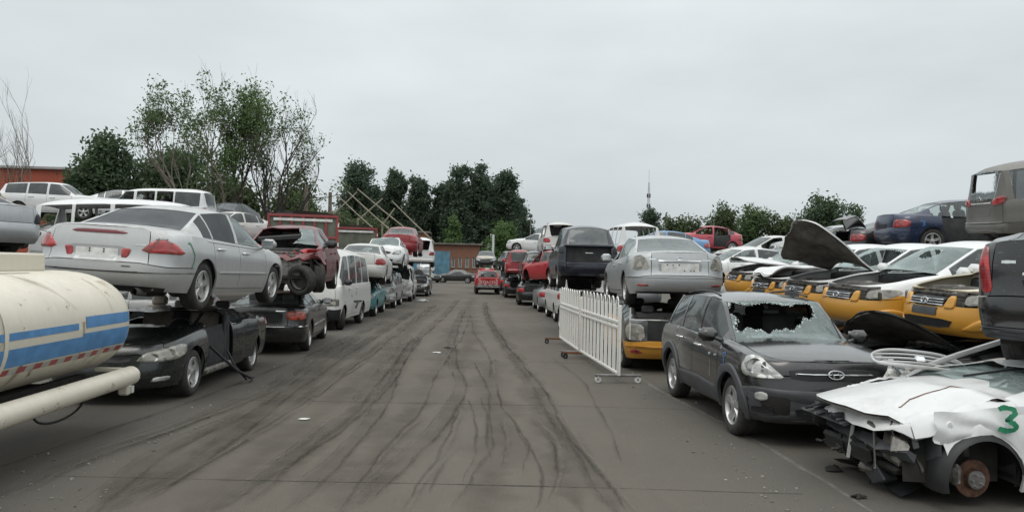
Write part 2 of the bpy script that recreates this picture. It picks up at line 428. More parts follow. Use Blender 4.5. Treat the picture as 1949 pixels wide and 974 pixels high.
# ------------------------------------------------------------------ parametric car body
NL = 9
class Car:
    def __init__(c, name, label, cat, S, pm, group=None, omit=(), deform=None, lod=1.0, glassm=None, wind=None, rim='five', mats=None, angles=None, hole=None, interior=True, wheels=(1, 1, 1, 1), flat=None, seatb=False):
        c.S, c.pm, c.omit, c.deform, c.lod = S, pm, set(omit), deform, lod
        c.mats = mats or {}; c.angles = angles or {}; c.hole = hole or {}
        c.gm = glassm or G_DARK; c.wm = wind or G_CLEAR
        c.root = empty(name, label=label, cat=cat, group=group)
        c.columns(); c.surface(); c.panels()
        if interior: c.cabin(seatb)
        c.under(wheels, rim)
    # plan outline -------------------------------------------------
    def planY(c, X):
        S = c.S; X = np.asarray(X, float); W = S['W']
        xsn, xst = S['xn']-S['an'], S['xt']+S['at']
        dn = np.clip((X-xsn)/S['an'], 0, 1); dt = np.clip((xst-X)/S['at'], 0, 1)
        Y = W*(np.clip(1-dn**S['en'], 0, 1)**(1/S['en']))
        Y = np.where(dt > 0, W*(np.clip(1-dt**S['et'], 0, 1)**(1/S['et'])), Y)
        gx = np.where(dn > 0, dn**(S['en']-1)/S['an'], 0) - np.where(dt > 0, dt**(S['et']-1)/S['at'], 0)
        e = np.where(dt > 0, S['et'], S['en'])
        gy = np.where((dn > 0) | (dt > 0), np.clip(Y/W, 0, 1)**(e-1)/W, 1.0)
        L = np.hypot(gx, gy)+1e-9
        return Y, gx/L, gy/L
    def columns(c):
        S = c.S
        xsn, xst = S['xn']-S['an'], S['xt']+S['at']
        keys = {S['xn'], S['xt'], xsn, xst, S['xa'], S['xat'], S['xct'], S['xcb']}
        for a, b in S['doors']: keys |= {a, b}
        for a, b in S['windows']: keys |= {a, b}
        for xw in (S['xf'], S['xr']):
            for k in (-1.02, -1, -.96, -.88, -.76, -.6, -.4, -.2, 0, .2, .4, .6, .76, .88, .96, 1, 1.02): keys.add(xw+k*S['ra'])
        yf = [.0, .12, .25, .38, .5, .6, .7, .78, .85, .91, .955, .985]
        for f in yf:
            keys.add(xsn+S['an']*(1-f**S['en'])**(1/S['en'])); keys.add(xst-S['at']*(1-f**S['et'])**(1/S['et']))
        for i in range(1, 5):
            keys.add(S['xa']+(S['xat']-S['xa'])*i/5); keys.add(S['xcb']+(S['xct']-S['xcb'])*i/5)
        base = sorted(keys); out = [base[0]]
        dx = .11*c.lod
        for k in base[1:]:
            g = k-out[-1]
            if g > dx*1.5:
                n = int(math.ceil(g/dx)); out += list(out[-1]+g*np.arange(1, n)/n)
            if k-out[-1] > 1e-6: out.append(k)
        c.X = np.array(out)
        c.Y, c.nx, c.ny = c.planY(c.X)
        # arc length from the nose and from the tail
        d = np.hypot(np.diff(c.X), np.diff(c.Y)); s = np.r_[0, np.cumsum(d)]
        c.s_t = s; c.s_n = s[-1]-s
        c.fb, c.ft, c.fs = pch(S['belt']), pch(S['top']), pch(S['sill'])
        c.iS, c.iN, c.iT = pch(S['insS']), pch(S['insN']), pch(S['insT'])
    def zbelt(c, X, Y):
        S = c.S; b = c.fb(X); t = np.clip((.97-Y/S['W'])/.42, 0, 1); w = t*t*(3-2*t)
        T = np.where(np.asarray(X) > 0, c.ft(np.minimum(X, S['xn']-c.iN(1.0))), c.ft(np.maximum(X, S['xt']+c.iT(1.0))))-.012
        return b+w*np.maximum(T-b, 0)
    def inset(c, h, nx, ny, X):
        end = np.where(np.asarray(X) > 0, c.iN(h), c.iT(h))
        return nx*nx*end+ny*ny*c.iS(h)
    def surface(c):
        S = c.S; X, Y, nx, ny = c.X, c.Y, c.nx, c.ny
        sill = c.fs(X); belt = c.zbelt(X, Y); zb = sill.copy()
        for xw in (S['xf'], S['xr']):
            d = X-xw; m = np.abs(d) <= S['ra']+1e-9
            zb = np.where(m, np.maximum(zb, S['rw']+np.sqrt(np.clip(S['ra']**2-d*d, 0, None))), zb)
        t = np.linspace(0, 1, NL+1)
        n = len(X); G = np.zeros((n, NL+11, 3))
        for j, tt in enumerate(t):
            z = zb+tt*(belt-zb); h = (z-sill)/(belt-sill)
            i_ = c.inset(h, nx, ny, X)
            G[:, j, 0] = X-nx*i_; G[:, j, 1] = np.maximum(Y-ny*i_, 0)*(Y > 1e-6); G[:, j, 2] = z
        Xb, Yb, Zb = G[:, NL, 0], G[:, NL, 1], G[:, NL, 2]
        kx = np.array([S['xt'], S['xcb'], S['xct'], S['xat'], S['xa'], S['xn']]); kc = np.array([S['xt'], S['xbb'], S['xbt'], S['xwt'], S['xcow'], S['xn']])
        xc = np.interp(Xb, kx, kc)
        zt = c.ft(xc); zt = Zb+(zt-Zb)*np.clip(Yb/.35, 0, 1)
        # rail
        hy, hz = Yb*S.get('hy', .88), Zb+(zt-Zb)*S.get('hz', .55)
        rk = sorted([(S['xct'],)+S['ct'], (S['xat'],)+S['at_']]+list(S.get('railmid', [])))
        ia = np.interp(S['xa'], Xb, np.arange(n)); 
        def hood_at(x): return np.interp(x, Xb, hy), np.interp(x, Xb, hz)
        a_, b_ = hood_at(S['xa']), hood_at(S['xcb'])
        rx = np.array([S['xcb']]+[r[0] for r in rk]+[S['xa']]); ry = np.array([b_[0]]+[r[1] for r in rk]+[a_[0]]); rz = np.array([b_[1]]+[r[2] for r in rk]+[a_[1]])
        cab = (Xb > S['xcb']) & (Xb < S['xa'])
        mid = (Xb >= S['xct']) & (Xb <= S['xat'])
        fy, fz = pch([(r[0], r[1]) for r in rk]), pch([(r[0], r[2]) for r in rk])
        yr = np.where(cab, np.where(mid, fy(Xb), np.interp(Xb, rx, ry)), hy)
        zr = np.where(cab, np.where(mid, fz(Xb), np.interp(Xb, rx, rz)), hz)
        led = .028*np.clip(Yb/.3, 0, 1)
        y1, z1 = Yb-led, Zb+np.where(cab, .012, np.clip((zr-Zb)*.4, 0, .02))
        y1 = np.maximum(y1, yr); 
        G[:, NL+1] = np.c_[Xb, y1, z1]
        for k, g in ((2, 1/3), (3, 2/3)):
            bl = .018*math.sin(math.pi*g)*np.clip((zr-z1)/.3, 0, 1)
            G[:, NL+k] = np.c_[Xb, y1+(yr-y1)*g+bl, z1+(zr-z1)*g]
        G[:, NL+4] = np.c_[Xb, yr, zr]
        pw = S.get('pil', .055)
        yi = np.maximum(yr-pw*np.clip(yr/.3, 0, 1), 0)
        for k, q in enumerate((1, .8, .6, .4, .2, 0)):
            y = yi*q; fr = 1-(y/np.maximum(yr, 1e-4))**2.3
            fr = np.where(yr < 1e-4, 1, fr)
            G[:, NL+5+k] = np.c_[Xb+(xc-Xb)*(1-(y/np.maximum(yr, 1e-4))**2)*(yr > 1e-4), y, zr+(zt-zr)*fr]
        c.G = G; c.zb = zb; Xm = .5*(X[1:]+X[:-1]); c.fsm, c.fbm = c.fs(Xm), c.zbelt(Xm, .5*(Y[1:]+Y[:-1]))
    # classification ---------------------------------------------
    def part(c, i, j):
        S = c.S; xm = .5*(c.X[i]+c.X[i+1]); ym = .5*(c.Y[i]+c.Y[i+1])
        if j < NL:
            z = .25*(c.G[i, j, 2]+c.G[i+1, j, 2]+c.G[i, j+1, 2]+c.G[i+1, j+1, 2]); h = (z-c.fsm[i])/(c.fbm[i]-c.fsm[i])
            if xm > S['xf']+S['ra']: return 'front_bumper' if h < S.get('hbn', .8) else 'nose_panel' if ym < .86*S['W'] else 'body'
            if xm < S['xr']-S['ra']:
                if ym < S['W']*S.get('ytr', .62) and h > S.get('htr', .52): return S.get('lid', 'trunk_lid')
                return 'rear_bumper' if h < S.get('hbt', .5) else 'body'
            if j >= 1:
                for k, (a, b) in enumerate(S['doors']):
                    if b <= xm <= a: return 'door%d' % k
            return 'body'
        xb = .5*(c.G[i, NL, 0]+c.G[i+1, NL, 0])
        if j == NL:
            for k, (a, b) in enumerate(S['doors']):
                if b <= xm <= a and S['xcb'] < xm < S['xa']: return 'door%d' % k
            return 'body'
        if j < NL+4:
            for k, (a, b) in enumerate(S['windows']):
                if b <= xm <= a: return 'window%d' % k
            return 'body'
        if xb > S['xa']-1e-6: return 'hood' if j >= NL+4 and xb < S.get('xhf', 99) else 'body'
        if j == NL+4: return 'body'
        if xb > S['xat']: return 'windshield'
        if xb > S['xct']: return 'roof' if S.get('roofpart') else 'body'
        if xb > S['xcb']: return 'rear_window'
        return S.get('lid', 'trunk_lid')
    def put(c, mb, name, mat, parent=None, smooth=True, sharp=40, deform=True):
        if deform and c.deform is not None and mb.n:
            mb.v = [c.deform(mb.verts())]
        return mb.build(name, mat, parent or c.root, smooth, sharp)
    def cells(c, lst, off=0.0, skirt=.022, gap=.006):
        """mesh from grid cells; lst of (i,j,side)"""
        n, m = c.G.shape[:2]
        ids = {}; V = []; F = []
        def vid(i, j, s):
            if j == m-1 or i == 0 or i == n-1: s = 1
            k = (i, j, s)
            if k not in ids:
                ids[k] = len(V); p = c.G[i, j]; V.append((p[0], p[1]*s, p[2]))
            return ids[k]
        for (i, j, s) in lst:
            q = [vid(i, j, s), vid(i+1, j, s), vid(i+1, j+1, s), vid(i, j+1, s)]
            if s < 0: q = q[::-1]
            qq = []
            for a in q:
                if a not in qq: qq.append(a)
            # drop collapsed quads at the centre ends
            P = [V[a] for a in qq]
            k2 = []
            for a, p in zip(qq, P):
                if not k2 or max(abs(p[0]-V[k2[-1]][0]), abs(p[1]-V[k2[-1]][1]), abs(p[2]-V[k2[-1]][2])) > 1e-5: k2.append(a)
            if len(k2) > 2 and max(abs(V[k2[0]][t]-V[k2[-1]][t]) for t in range(3)) < 1e-5: k2.pop()
            if len(k2) >= 3: F.append(k2[::-1])
        V = np.array(V)
        Q = np.array([f if len(f) == 4 else list(f)+[f[-1]] for f in F])
        fn = np.cross(V[Q[:, 2]]-V[Q[:, 0]], V[Q[:, 3]]-V[Q[:, 1]])
        N = np.zeros_like(V)
        for k in range(4): np.add.at(N, Q[:, k], fn)
        N /= np.linalg.norm(N, axis=1)[:, None]+1e-12
        ed = {}
        for f in F:
            for a, b in zip(f, f[1:]+f[:1]):
                ed[(a, b)] = 1
        bd = [(a, b) for (a, b) in ed if (b, a) not in ed]
        if gap and bd:
            cen = V[Q].mean(axis=1); A_ = np.zeros_like(V); K_ = np.zeros(len(V))
            for k in range(4): np.add.at(A_, Q[:, k], cen); np.add.at(K_, Q[:, k], 1)
            bs = np.array(sorted({a for e in bd for a in e}))
            d = A_[bs]/K_[bs][:, None]-V[bs]; l = np.linalg.norm(d, axis=1)
            V[bs] += np.where((l > gap*1.5)[:, None], d/(l[:, None]+1e-9)*gap, 0)
        V = V+N*off
        mb = MB(); mb.add(V, F)
        if skirt:
            mp = {}; SV = []; SF = []
            def sid(k, q):
                if (k, q) not in mp:
                    mp[(k, q)] = len(SV); SV.append(V[k]-N[k]*skirt*q)
                return mp[(k, q)]
            for a, b in bd: SF.append((sid(b, 0), sid(a, 0), sid(a, 1), sid(b, 1)))
            if SF: mb.add(SV, SF)
        return mb
    def panels(c):
        n, m = c.G.shape[:2]
        P = {}
        for i in range(n-1):
            for j in range(m-1):
                p = c.part(i, j)
                for s in (1, -1):
                    nm = p
                    if p.startswith(('door', 'window')): nm = p+('L' if s > 0 else 'R')
                    P.setdefault(nm, []).append((i, j, s))
        c.P = P
        nice = lambda k: {'d': 'door', 'w': 'window'}[k[0]] if k[:4] in ('door', 'wind') and k != 'windshield' else k
        for k, L in P.items():
            if k in c.omit: continue
            if k.startswith('window') and ('window_all' in c.omit): continue
            isg = k.startswith('window') or k in ('windshield', 'rear_window')
            if isg:
                gm = c.mats.get(k, c.wm if k == 'windshield' else c.gm)
                if k in c.hole: c.broken(k, L, c.hole[k], gm); continue
                mb = c.cells(L, off=-.008, skirt=0, gap=0)
                c.put(mb, nice(k) if k != 'rear_window' else 'rear_window', gm)
            else:
                mb = c.cells(L)
                if k in c.angles: c.angles[k](mb)
                nm = nice(k)
                if k == 'body': nm = 'body'
                mm = c.mats.get(k, c.pm)
                o = c.put(mb, nm, mm)
                if k == 'hood' and k in c.angles:
                    li = c.cells(L, off=-.035, skirt=0, gap=.05); c.angles[k](li); c.put(li, 'hood_liner', LINER, o)
                if k.startswith('door'): c.handle(k, o)
    def broken(c, k, L, fn, gm):
        """pane with a ragged hole: cells cut fine, those where fn(x,y,z)<0 dropped, the rim turned white"""
        mb = MB(); up = 9
        for (i, j, s) in L:
            q = c.G[i:i+2, j:j+2].copy(); q[..., 1] *= s
            u = np.linspace(0, 1, up+1)
            A = (q[0, 0]*(1-u)[:, None, None]*(1-u)[None, :, None]+q[1, 0]*u[:, None, None]*(1-u)[None, :, None]+q[0, 1]*(1-u)[:, None, None]*u[None, :, None]+q[1, 1]*u[:, None, None]*u[None, :, None])
            for a in range(up):
                for b in range(up):
                    cc = A[a:a+2, b:b+2].reshape(-1, 3)
                    v = fn(*cc.mean(axis=0))+RNG.normal(0, .012)
                    if v < 0: continue
                    mb.cur = 1 if v < .022 else 0
                    if v < .014: f = [(0, 2, 3), (0, 3, 1), (0, 2, 1), (2, 3, 1)][int(RNG.integers(4))]
                    else: f = (0, 2, 3, 1)
                    mb.add(cc, [f if s < 0 else f[::-1]])
        mb.cur = 0
        if mb.n: c.put(mb, {'w': 'window', 'r': 'rear_window'}[k[0]] if k != 'windshield' else k, [gm, G_SHARD], smooth=True, sharp=0)
    # surface sampling -------------------------------------------
    def at(c, end, u, z, off=0.0):
        """point on the lower body: u = arc length from nose ('n') or tail ('t') centre (sign = side), z = height"""
        s = np.abs(u)
        if end == 'n': X = np.interp(s, c.s_n[::-1], c.X[::-1]); Yp = np.interp(s, c.s_n[::-1], c.Y[::-1])
        else: X = np.interp(s, c.s_t, c.X); Yp = np.interp(s, c.s_t, c.Y)
        _, nx, ny = c.planY(X)
        h = np.clip((z-c.fs(X))/(c.zbelt(X, Yp)-c.fs(X)), 0, 1)
        i_ = c.inset(h, nx, ny, X)-off
        sg = np.where(np.asarray(u) < 0, -1, 1)
        return np.c_[X-nx*i_, (Yp-ny*i_)*sg, z*np.ones_like(X)]
    def side(c, x, z, s=1, off=0.0):
        x = np.asarray(x, float); z = np.asarray(z, float)*np.ones_like(x)
        Y, nx, ny = c.planY(x)
        h = np.clip((z-c.fs(x))/(c.zbelt(x, Y)-c.fs(x)), 0, 1)
        i_ = c.inset(h, nx, ny, x)-off
        return np.c_[x-nx*i_, (Y-ny*i_)*s, z]
    def patch(c, name, mapf, poly, mat, off=.006, bulge=.01, skirt=.03, rnd=1, parent=None, dens=.06):
        """polygon in 2-D parameter space laid on the body as a raised lens/panel with its own rim"""
        p = np.array(poly, float)
        for _ in range(rnd):
            a, b = p, np.roll(p, -1, 0)
            p = np.stack([a*.82+b*.18, a*.18+b*.82], 1).reshape(-1, 2)
        q = []
        for a, b in zip(p, np.roll(p, -1, 0)):
            n = max(1, int(math.ceil(np.linalg.norm(b-a)/dens)))
            q += [a+(b-a)*t/n for t in range(n)]
        q = np.array(q); cen = q.mean(0); n = len(q)
        ar = np.sum(q[:, 0]*np.roll(q[:, 1], -1)-np.roll(q[:, 0], -1)*q[:, 1])
        rings = [(1.0, off-skirt), (1.0, off), (.93, off+bulge*.6), (.7, off+bulge), (.35, off+bulge)]
        V = []; 
        for sc, of in rings:
            uv = cen+(q-cen)*sc
            V.append(mapf(uv[:, 0], uv[:, 1], of if sc == 1 and of == off-skirt else max(of, .003)))
        V.append(mapf(cen[None, 0], cen[None, 1], max(off+bulge, .003)))
        F = []
        for k in range(len(rings)-1):
            for i in range(n):
                F.append((k*n+i, k*n+(i+1) % n, (k+1)*n+(i+1) % n, (k+1)*n+i))
        k = len(rings)-1
        for i in range(n): F.append((k*n+i, k*n+(i+1) % n, (k+1)*n))
        mb = MB(); mb.add(np.vstack(V), F)
        return c.put(mb, name, mat, parent, True, 50)
    def nose(c, name, poly, mat, **k): return c.patch(name, lambda u, z, o: c.at('n', u, z, o), poly, mat, **k)
    def tail(c, name, poly, mat, **k): return c.patch(name, lambda u, z, o: c.at('t', u, z, o), poly, mat, **k)
    def flank(c, name, poly, mat, s=1, **k): return c.patch(name, lambda x, z, o: c.side(x, z, s, o), poly, mat, **k)
    def both(c, fn, name, poly, mat, **k):
        fn(name, poly, mat, **k); return fn(name, [(-u, z) for u, z in poly], mat, **k)
    def handle(c, k, door):
        a, b = c.S['doors'][int(k[4])]; s = 1 if k[5] == 'L' else -1
        x = b+.13*(1 if a > b else -1); zb = float(c.fb(x)); z = zb-.12
        p = c.side([x, x+.1, x+.2], z, s, .03)
        mb = MB(); mb.tube(np.vstack([c.side([x-.01], z, s, .0), p, c.side([x+.21], z, s, .0)]), .014, 6)
        c.put(mb, 'door_handle', c.mats.get('handle', c.pm), door)
    def ribbon(c, name, pts, w, mat, mapf):
        """hand-painted stroke on the bodywork; pts in (u,z)"""
        p = np.array(pts, float)
        t = np.linspace(0, len(p)-1, len(p)*6); p = np.c_[np.interp(t, range(len(p)), p[:, 0]), np.interp(t, range(len(p)), p[:, 1])]
        k = np.ones(5)/5
        ps = np.c_[np.convolve(np.pad(p[:, 0], 2, 'edge'), k, 'valid'), np.convolve(np.pad(p[:, 1], 2, 'edge'), k, 'valid')]
        d = np.gradient(ps, axis=0); d /= np.linalg.norm(d, axis=1)[:, None]+1e-9
        nn = np.c_[-d[:, 1], d[:, 0]]; ww = w*(.8+.3*RNG.random(len(ps)))[:, None]/2
        A, B = ps+nn*ww, ps-nn*ww
        V = np.stack([mapf(A[:, 0], A[:, 1], .004), mapf(B[:, 0], B[:, 1], .004)], 1)
        mb = MB(); mb.grid(V)
        return c.put(mb, name, mat)
    # inside ------------------------------------------------------
    def cabin(c, beige=False):
        S = c.S; mb = MB()
        xa, xb = S['xa']-.02, S['xcb']+.05
        xs = np.linspace(xb, xa, 14)
        fl = np.array([[(x, y, S['sill'][0][1]+.06) for y in (-S['W']+.16, 0, S['W']-.16)] for x in xs]); mb.grid(fl)
        for s in (1, -1):
            g = np.stack([np.vstack(c.side(xs, c.fs(xs)+(c.fb(xs)-c.fs(xs))*q, s, -.075)) for q in (.05, .35, .7, .97)], 1); mb.grid(g)
        zt = float(c.fb(xa)); zs = S['sill'][0][1]
        w = S['W']-.12
        mb.grid(np.array([[(xa, y, z) for z in (zs, zt-.02)] for y in (-w, w)]))
        zt2 = float(c.fb(xb)); mb.grid(np.array([[(xb, y, z) for z in (zs, zt2-.02)] for y in (-w, w)]))
        # parcel shelf
        mb.grid(np.array([[(x, y, zt2-.03) for y in (-w, w)] for x in (xb, xb+.35)]))
        c.put(mb, 'cabin_lining', TRIM)
        d = MB(); d.box((xa-.20, 0, zt-.09), (.42, 2*w-.08, .22), bev=.07); d.box((xa-.30, 0, zt-.34), (.22, .34, .40), bev=.05)
        c.put(d, 'dashboard', TRIM)
        sx = S.get('seatx', S['xat']-.15); sz = zs+.10+S.get('seatz', 0.0)
        if 'seat' not in c.omit:
            for y in (-.37, .37): inst('seat', SEATB if beige else SEAT, c.root, (sx-.15, y, sz))
            if S.get('rear', True): inst('rear_bench', BENCH, c.root, (sx-1.0, 0, sz))
        inst('steering_wheel', STEER, c.root, (xa-.48, .37, zt-.04), (0, math.radians(24), 0))
    def under(c, wheels, rim):
        S = c.S; mb = MB(); zs = S['sill'][0][1]; W = S['W']
        zf = zs+.03
        for x0, x1, w in ((S['xr']+S['ra'], S['xf']-S['ra'], W-.12), (S['xf']-S['ra'], S['xn']-.25, W-.36), (S['xt']+.25, S['xr']+S['ra'], W-.36)):
            mb.box(((x0+x1)/2, 0, zf+.02), (x1-x0, 2*w, .08), bev=.02)
        for xw in (S['xf'], S['xr']):
            # wheel wells
            for s in (1, -1):
                a = np.linspace(-.15, math.pi+.15, 13); R = S['ra']+.02
                g = np.array([[(xw+R*math.cos(t), s*y, S['rw']+R*math.sin(t)) for y in (W-.10, W-.38)] for t in a]); mb.grid(g)
                cen = [(xw, s*(W-.38), S['rw']+.05)]+[(xw+R*math.cos(t), s*(W-.38), S['rw']+R*math.sin(t)) for t in a]
                mb.add(cen, [(0, k, k+1) for k in range(1, 13)])
            mb.tube([(xw, -W+.2, S['rw']), (xw, W-.2, S['rw'])], .05, 8)
        mb.tube([(S['xf']-.5, -.1, zf-.04), (0, -.15, zf-.05), (S['xr']+.3, -.25, zf-.03), (S['xr']-.4, -.45, zf-.01)], .03, 6)
        mb.box((S['xr']-.55, -.42, zf-.02), (.5, .34, .18), bev=.07)
        c.put(mb, 'underbody', UNDER)
        ty, rm = wheel_meshes(S['rw'], S['tw'], rim)
        for k, (xw, s) in enumerate(((S['xf'], 1), (S['xf'], -1), (S['xr'], 1), (S['xr'], -1))):
            if not wheels[k]: continue
            fl = wheels[k] if isinstance(wheels[k], tuple) else (0, 0)
            o = inst('wheel', ty, c.root, (xw, s*(W-S['tw']/2-.035), S['rw']+fl[1]), (0, 0, (0 if s > 0 else math.pi)+fl[0]))
            inst('rim', rm, o)
    # common fittings ---------------------------------------------
    def mirrors(c, mat=None, skip=()):
        S = c.S
        for s in (1, -1):
            if s in skip: continue
            x = S['windows'][0][0]-.02; z = float(c.fb(x))+.09; y = float(np.interp(x, c.G[:, NL, 0], c.G[:, NL, 1]))
            mb = MB(); mb.cur = 0
            mb.box((x-.02, s*(y+.13), z), (.15, .24, .17), bev=.06)
            mb.tube([(x+.02, s*(y-.03), z-.07), (x, s*(y+.08), z-.03)], .03, 6)
            o = c.put(mb, 'mirror', mat or c.pm, sharp=75)
            g = MB(); g.box((x-.098, s*(y+.13), z), (.006, .19, .12), bev=.002)
            c.put(g, 'mirror_glass', CHROME, o)
    def plate(c, end, z, mat=None, w=.23, h=.07, off=.012):
        f = c.nose if end == 'n' else c.tail
        return f('number_plate', [(-w, z-h), (w, z-h), (w, z+h), (-w, z+h)], mat or PLATEW, off=off, bulge=0, skirt=.02, rnd=0)
    def box_part(c, name, cen, dim, mat, bev=.01, M=None, parent=None):
        mb = MB(); mb.box(cen, dim, bev=bev, M=M); return c.put(mb, name, mat, parent)
    def place(c, loc, heading, pitch=0.0, roll=0.0):
        """heading: degrees, 0 = nose to +Y, 90 = nose to -X (counter-clockwise); pitch>0 nose up; roll>0 left side up"""
        M = Matrix.Rotation(math.radians(heading+90), 4, 'Z') @ Matrix.Rotation(math.radians(-pitch), 4, 'Y') @ Matrix.Rotation(math.radians(roll), 4, 'X')
        c.root.rotation_euler = M.to_euler(); c.root.location = loc
        return c
    # clutter of an exposed engine bay ------------------------------
    def engine(c, beam=True, seed=1):
        S = c.S; r = random.Random(seed)
        x0, x1 = S['xa']+.05, S['xn']-.16; W = S['W']
        zt = float(c.fb((x0+x1)/2))-.03
        w = W-.24
        xsw = np.linspace(x0, x1-.10, 6); ww = np.minimum(w, c.planY(xsw)[0]*.80)
        t = MB()                       # inner wings and floor of the bay
        for s in (1, -1): t.grid(np.array([[(x, s*q, z) for z in (.25, zt-.12)] for x, q in zip(xsw, ww)]))
        t.grid(np.array([[(x, y, .28) for y in (-w*.8, w*.8)] for x in (x0, x1-.1)])); t.grid(np.array([[(x0, y, z) for z in (.28, zt)] for y in (-w, w)]))
        c.put(t, 'engine_bay', UNDER)
        e = MB(); e.box(((x0+x1)/2+.02, .05, zt-.20), (.42, .62, .30), bev=.04); e.box(((x0+x1)/2+.02, .05, zt-.045), (.34, .50, .07), bev=.03)
        for k in range(4): e.tube([((x0+x1)/2+.2, -.15+k*.13, zt-.14), ((x0+x1)/2+.30, -.15+k*.13, zt-.2), ((x0+x1)/2+.31, -.15+k*.13, zt-.4)], .022, 6)
        c.put(e, 'engine', ENGINE)
        c.box_part('battery', (x0+.28, w-.17, zt-.12), (.18, .24, .2), BLACK, .015)
        c.box_part('air_box', ((x0+x1)/2+.05, -w+.2, zt-.10), (.36, .28, .18), ENGINE, .05)
        for s in (1, -1):
            m = MB(); m.lathe([(.10, zt-.18), (.10, zt-.05), (.07, zt-.02), (.001, zt-.015)], 12, 'z', (x0+.22, s*(w-.02), 0)); c.put(m, 'strut_tower', ENGM)
        for k in range(7):
            a = np.array([r.uniform(x0+.1, x1-.1), r.uniform(-w+.1, w-.1), zt-r.uniform(.02, .12)]); b = np.array([r.uniform(x0+.1, x1-.1), r.uniform(-w+.1, w-.1), zt-r.uniform(.05, .15)])
            m_ = (a+b)/2+np.array((0, 0, r.uniform(.0, .09)))
            tt = np.linspace(0, 1, 9)[:, None]; q = a*(1-tt)**2+2*m_*tt*(1-tt)+b*tt**2
            mb = MB(); mb.tube(q, r.uniform(.01, .026), 6); c.put(mb, 'hose', BLACK if k % 3 else ENGM)
        if beam:
            m = MB(); m.box((x1-.06, 0, zt-.10), (.07, 1.02, .05), bev=.012); c.put(m, 'radiator_support', ENGINE)
            m = MB(); m.box((x1-.10, 0, zt-.33), (.05, .90, .38), bev=.01); c.put(m, 'radiator', ENGM)

# ------------------------------------------------------------------ body shapes
INS_S = [(0, .075), (.12, .04), (.40, .0), (.55, .004), (.66, .0), (.85, .022), (1, .06)]
INS_N = [(0, .15), (.12, .04), (.38, .0), (.55, .01), (.68, .04), (.85, .07), (1, .14)]
INS_T = [(0, .15), (.12, .045), (.30, .0), (.44, .004), (.50, .04), (.75, .045), (1, .085)]
def sedan(L=4.6, wb=2.70, H=1.46, W=.89, fo=.92, rw=.315, **k):
    xf = wb/2; xr = -wb/2; xn = xf+fo; xt = xn-L; s = H/1.46
    S = dict(xf=xf, xr=xr, xn=xn, xt=xt, W=W, rw=rw, ra=rw+.055, tw=.21, an=.95, en=2.9, at=.66, et=3.3,
        sill=[(xt, .26), (xr, .22), (0, .20), (xf, .20), (xn, .20)],
        belt=[(xt, .93*s), (xr-.3, .985*s), (xr, .975*s), (0, .93*s), (xf-.45, .90*s), (xf, .865*s), (xf+.5, .80*s), (xn, .735*s)],
        top=[(xt, .98*s), (xt+.12, 1.06*s), (xr-.35, 1.10*s), (-.98, 1.385*s), (-.6, 1.445*s), (-.2, H), (.18, 1.425*s), (.40, 1.365*s), (1.15, 1.01*s), (1.5, .955*s), (xn-.5, .885*s), (xn-.25, .825*s), (xn-.12, .785*s), (xn, .745*s)],
        xa=.98, xat=.22, at_=(.60*W/.89, 1.34*s), xct=-1.02, ct=(.585*W/.89, 1.325*s), xcb=-1.78, railmid=[(-.3, .625*W/.89, 1.385*s)],
        xcow=1.16, xwt=.40, xbt=-1.08, xbb=-1.86,
        doors=[(.90, -.20), (-.20, -1.12)], windows=[(.80, -.13), (-.23, -1.02), (-1.06, -1.36)],
        insS=INS_S, insN=INS_N, insT=INS_T)
    S.update(k); return S
def twobox(L=4.33, wb=2.63, H=1.66, W=.915, fo=.82, rw=.345, **k):
    xf = wb/2; xr = -wb/2; xn = xf+fo; xt = xn-L; s = H/1.66
    S = dict(xf=xf, xr=xr, xn=xn, xt=xt, W=W, rw=rw, ra=rw+.06, tw=.225, an=.74, en=3.2, at=.50, et=3.8,
        sill=[(xt, .36), (xr, .30), (0, .27), (xf, .28), (xn, .27)],
        belt=[(xt, 1.06*s), (xr, 1.08*s), (0, 1.05*s), (xf-.45, 1.03*s), (xf, 1.015*s), (xf+.45, .975*s), (xn, .90*s)],
        top=[(xt, 1.08*s), (xt+.16, 1.12*s), (xt+.34, 1.50*s), (xt+.50, 1.58*s), (-1.0, 1.64*s), (-.3, H), (.2, 1.63*s), (.42, 1.56*s), (1.05, 1.13*s), (1.4, 1.10*s), (xn-.42, 1.05*s), (xn-.22, 1.005*s), (xn-.1, .96*s), (xn, .915*s)],
        xa=.90, xat=.28, at_=(.66*W/.915, 1.53*s), xct=xt+.42, ct=(.61*W/.915, 1.50*s), xcb=xt+.16, railmid=[(-.4, .69*W/.915, 1.575*s)],
        xcow=1.08, xwt=.44, xbt=xt+.40, xbb=xt+.09,
        doors=[(.86, -.18), (-.18, -1.06)], windows=[(.76, -.12), (-.22, -.98), (-1.06, xt+.50)],
        insS=INS_S, insN=[(0, .13), (.12, .03), (.35, .0), (.55, .0), (.62, .03), (.85, .05), (1, .11)], insT=[(0, .10), (.1, .03), (.3, 0), (.42, .005), (.47, .05), (.75, .06), (1, .10)],
        lid='tailgate', htr=.45, hbt=.45, ytr=.78, seatz=.08)
    S.update(k); return S
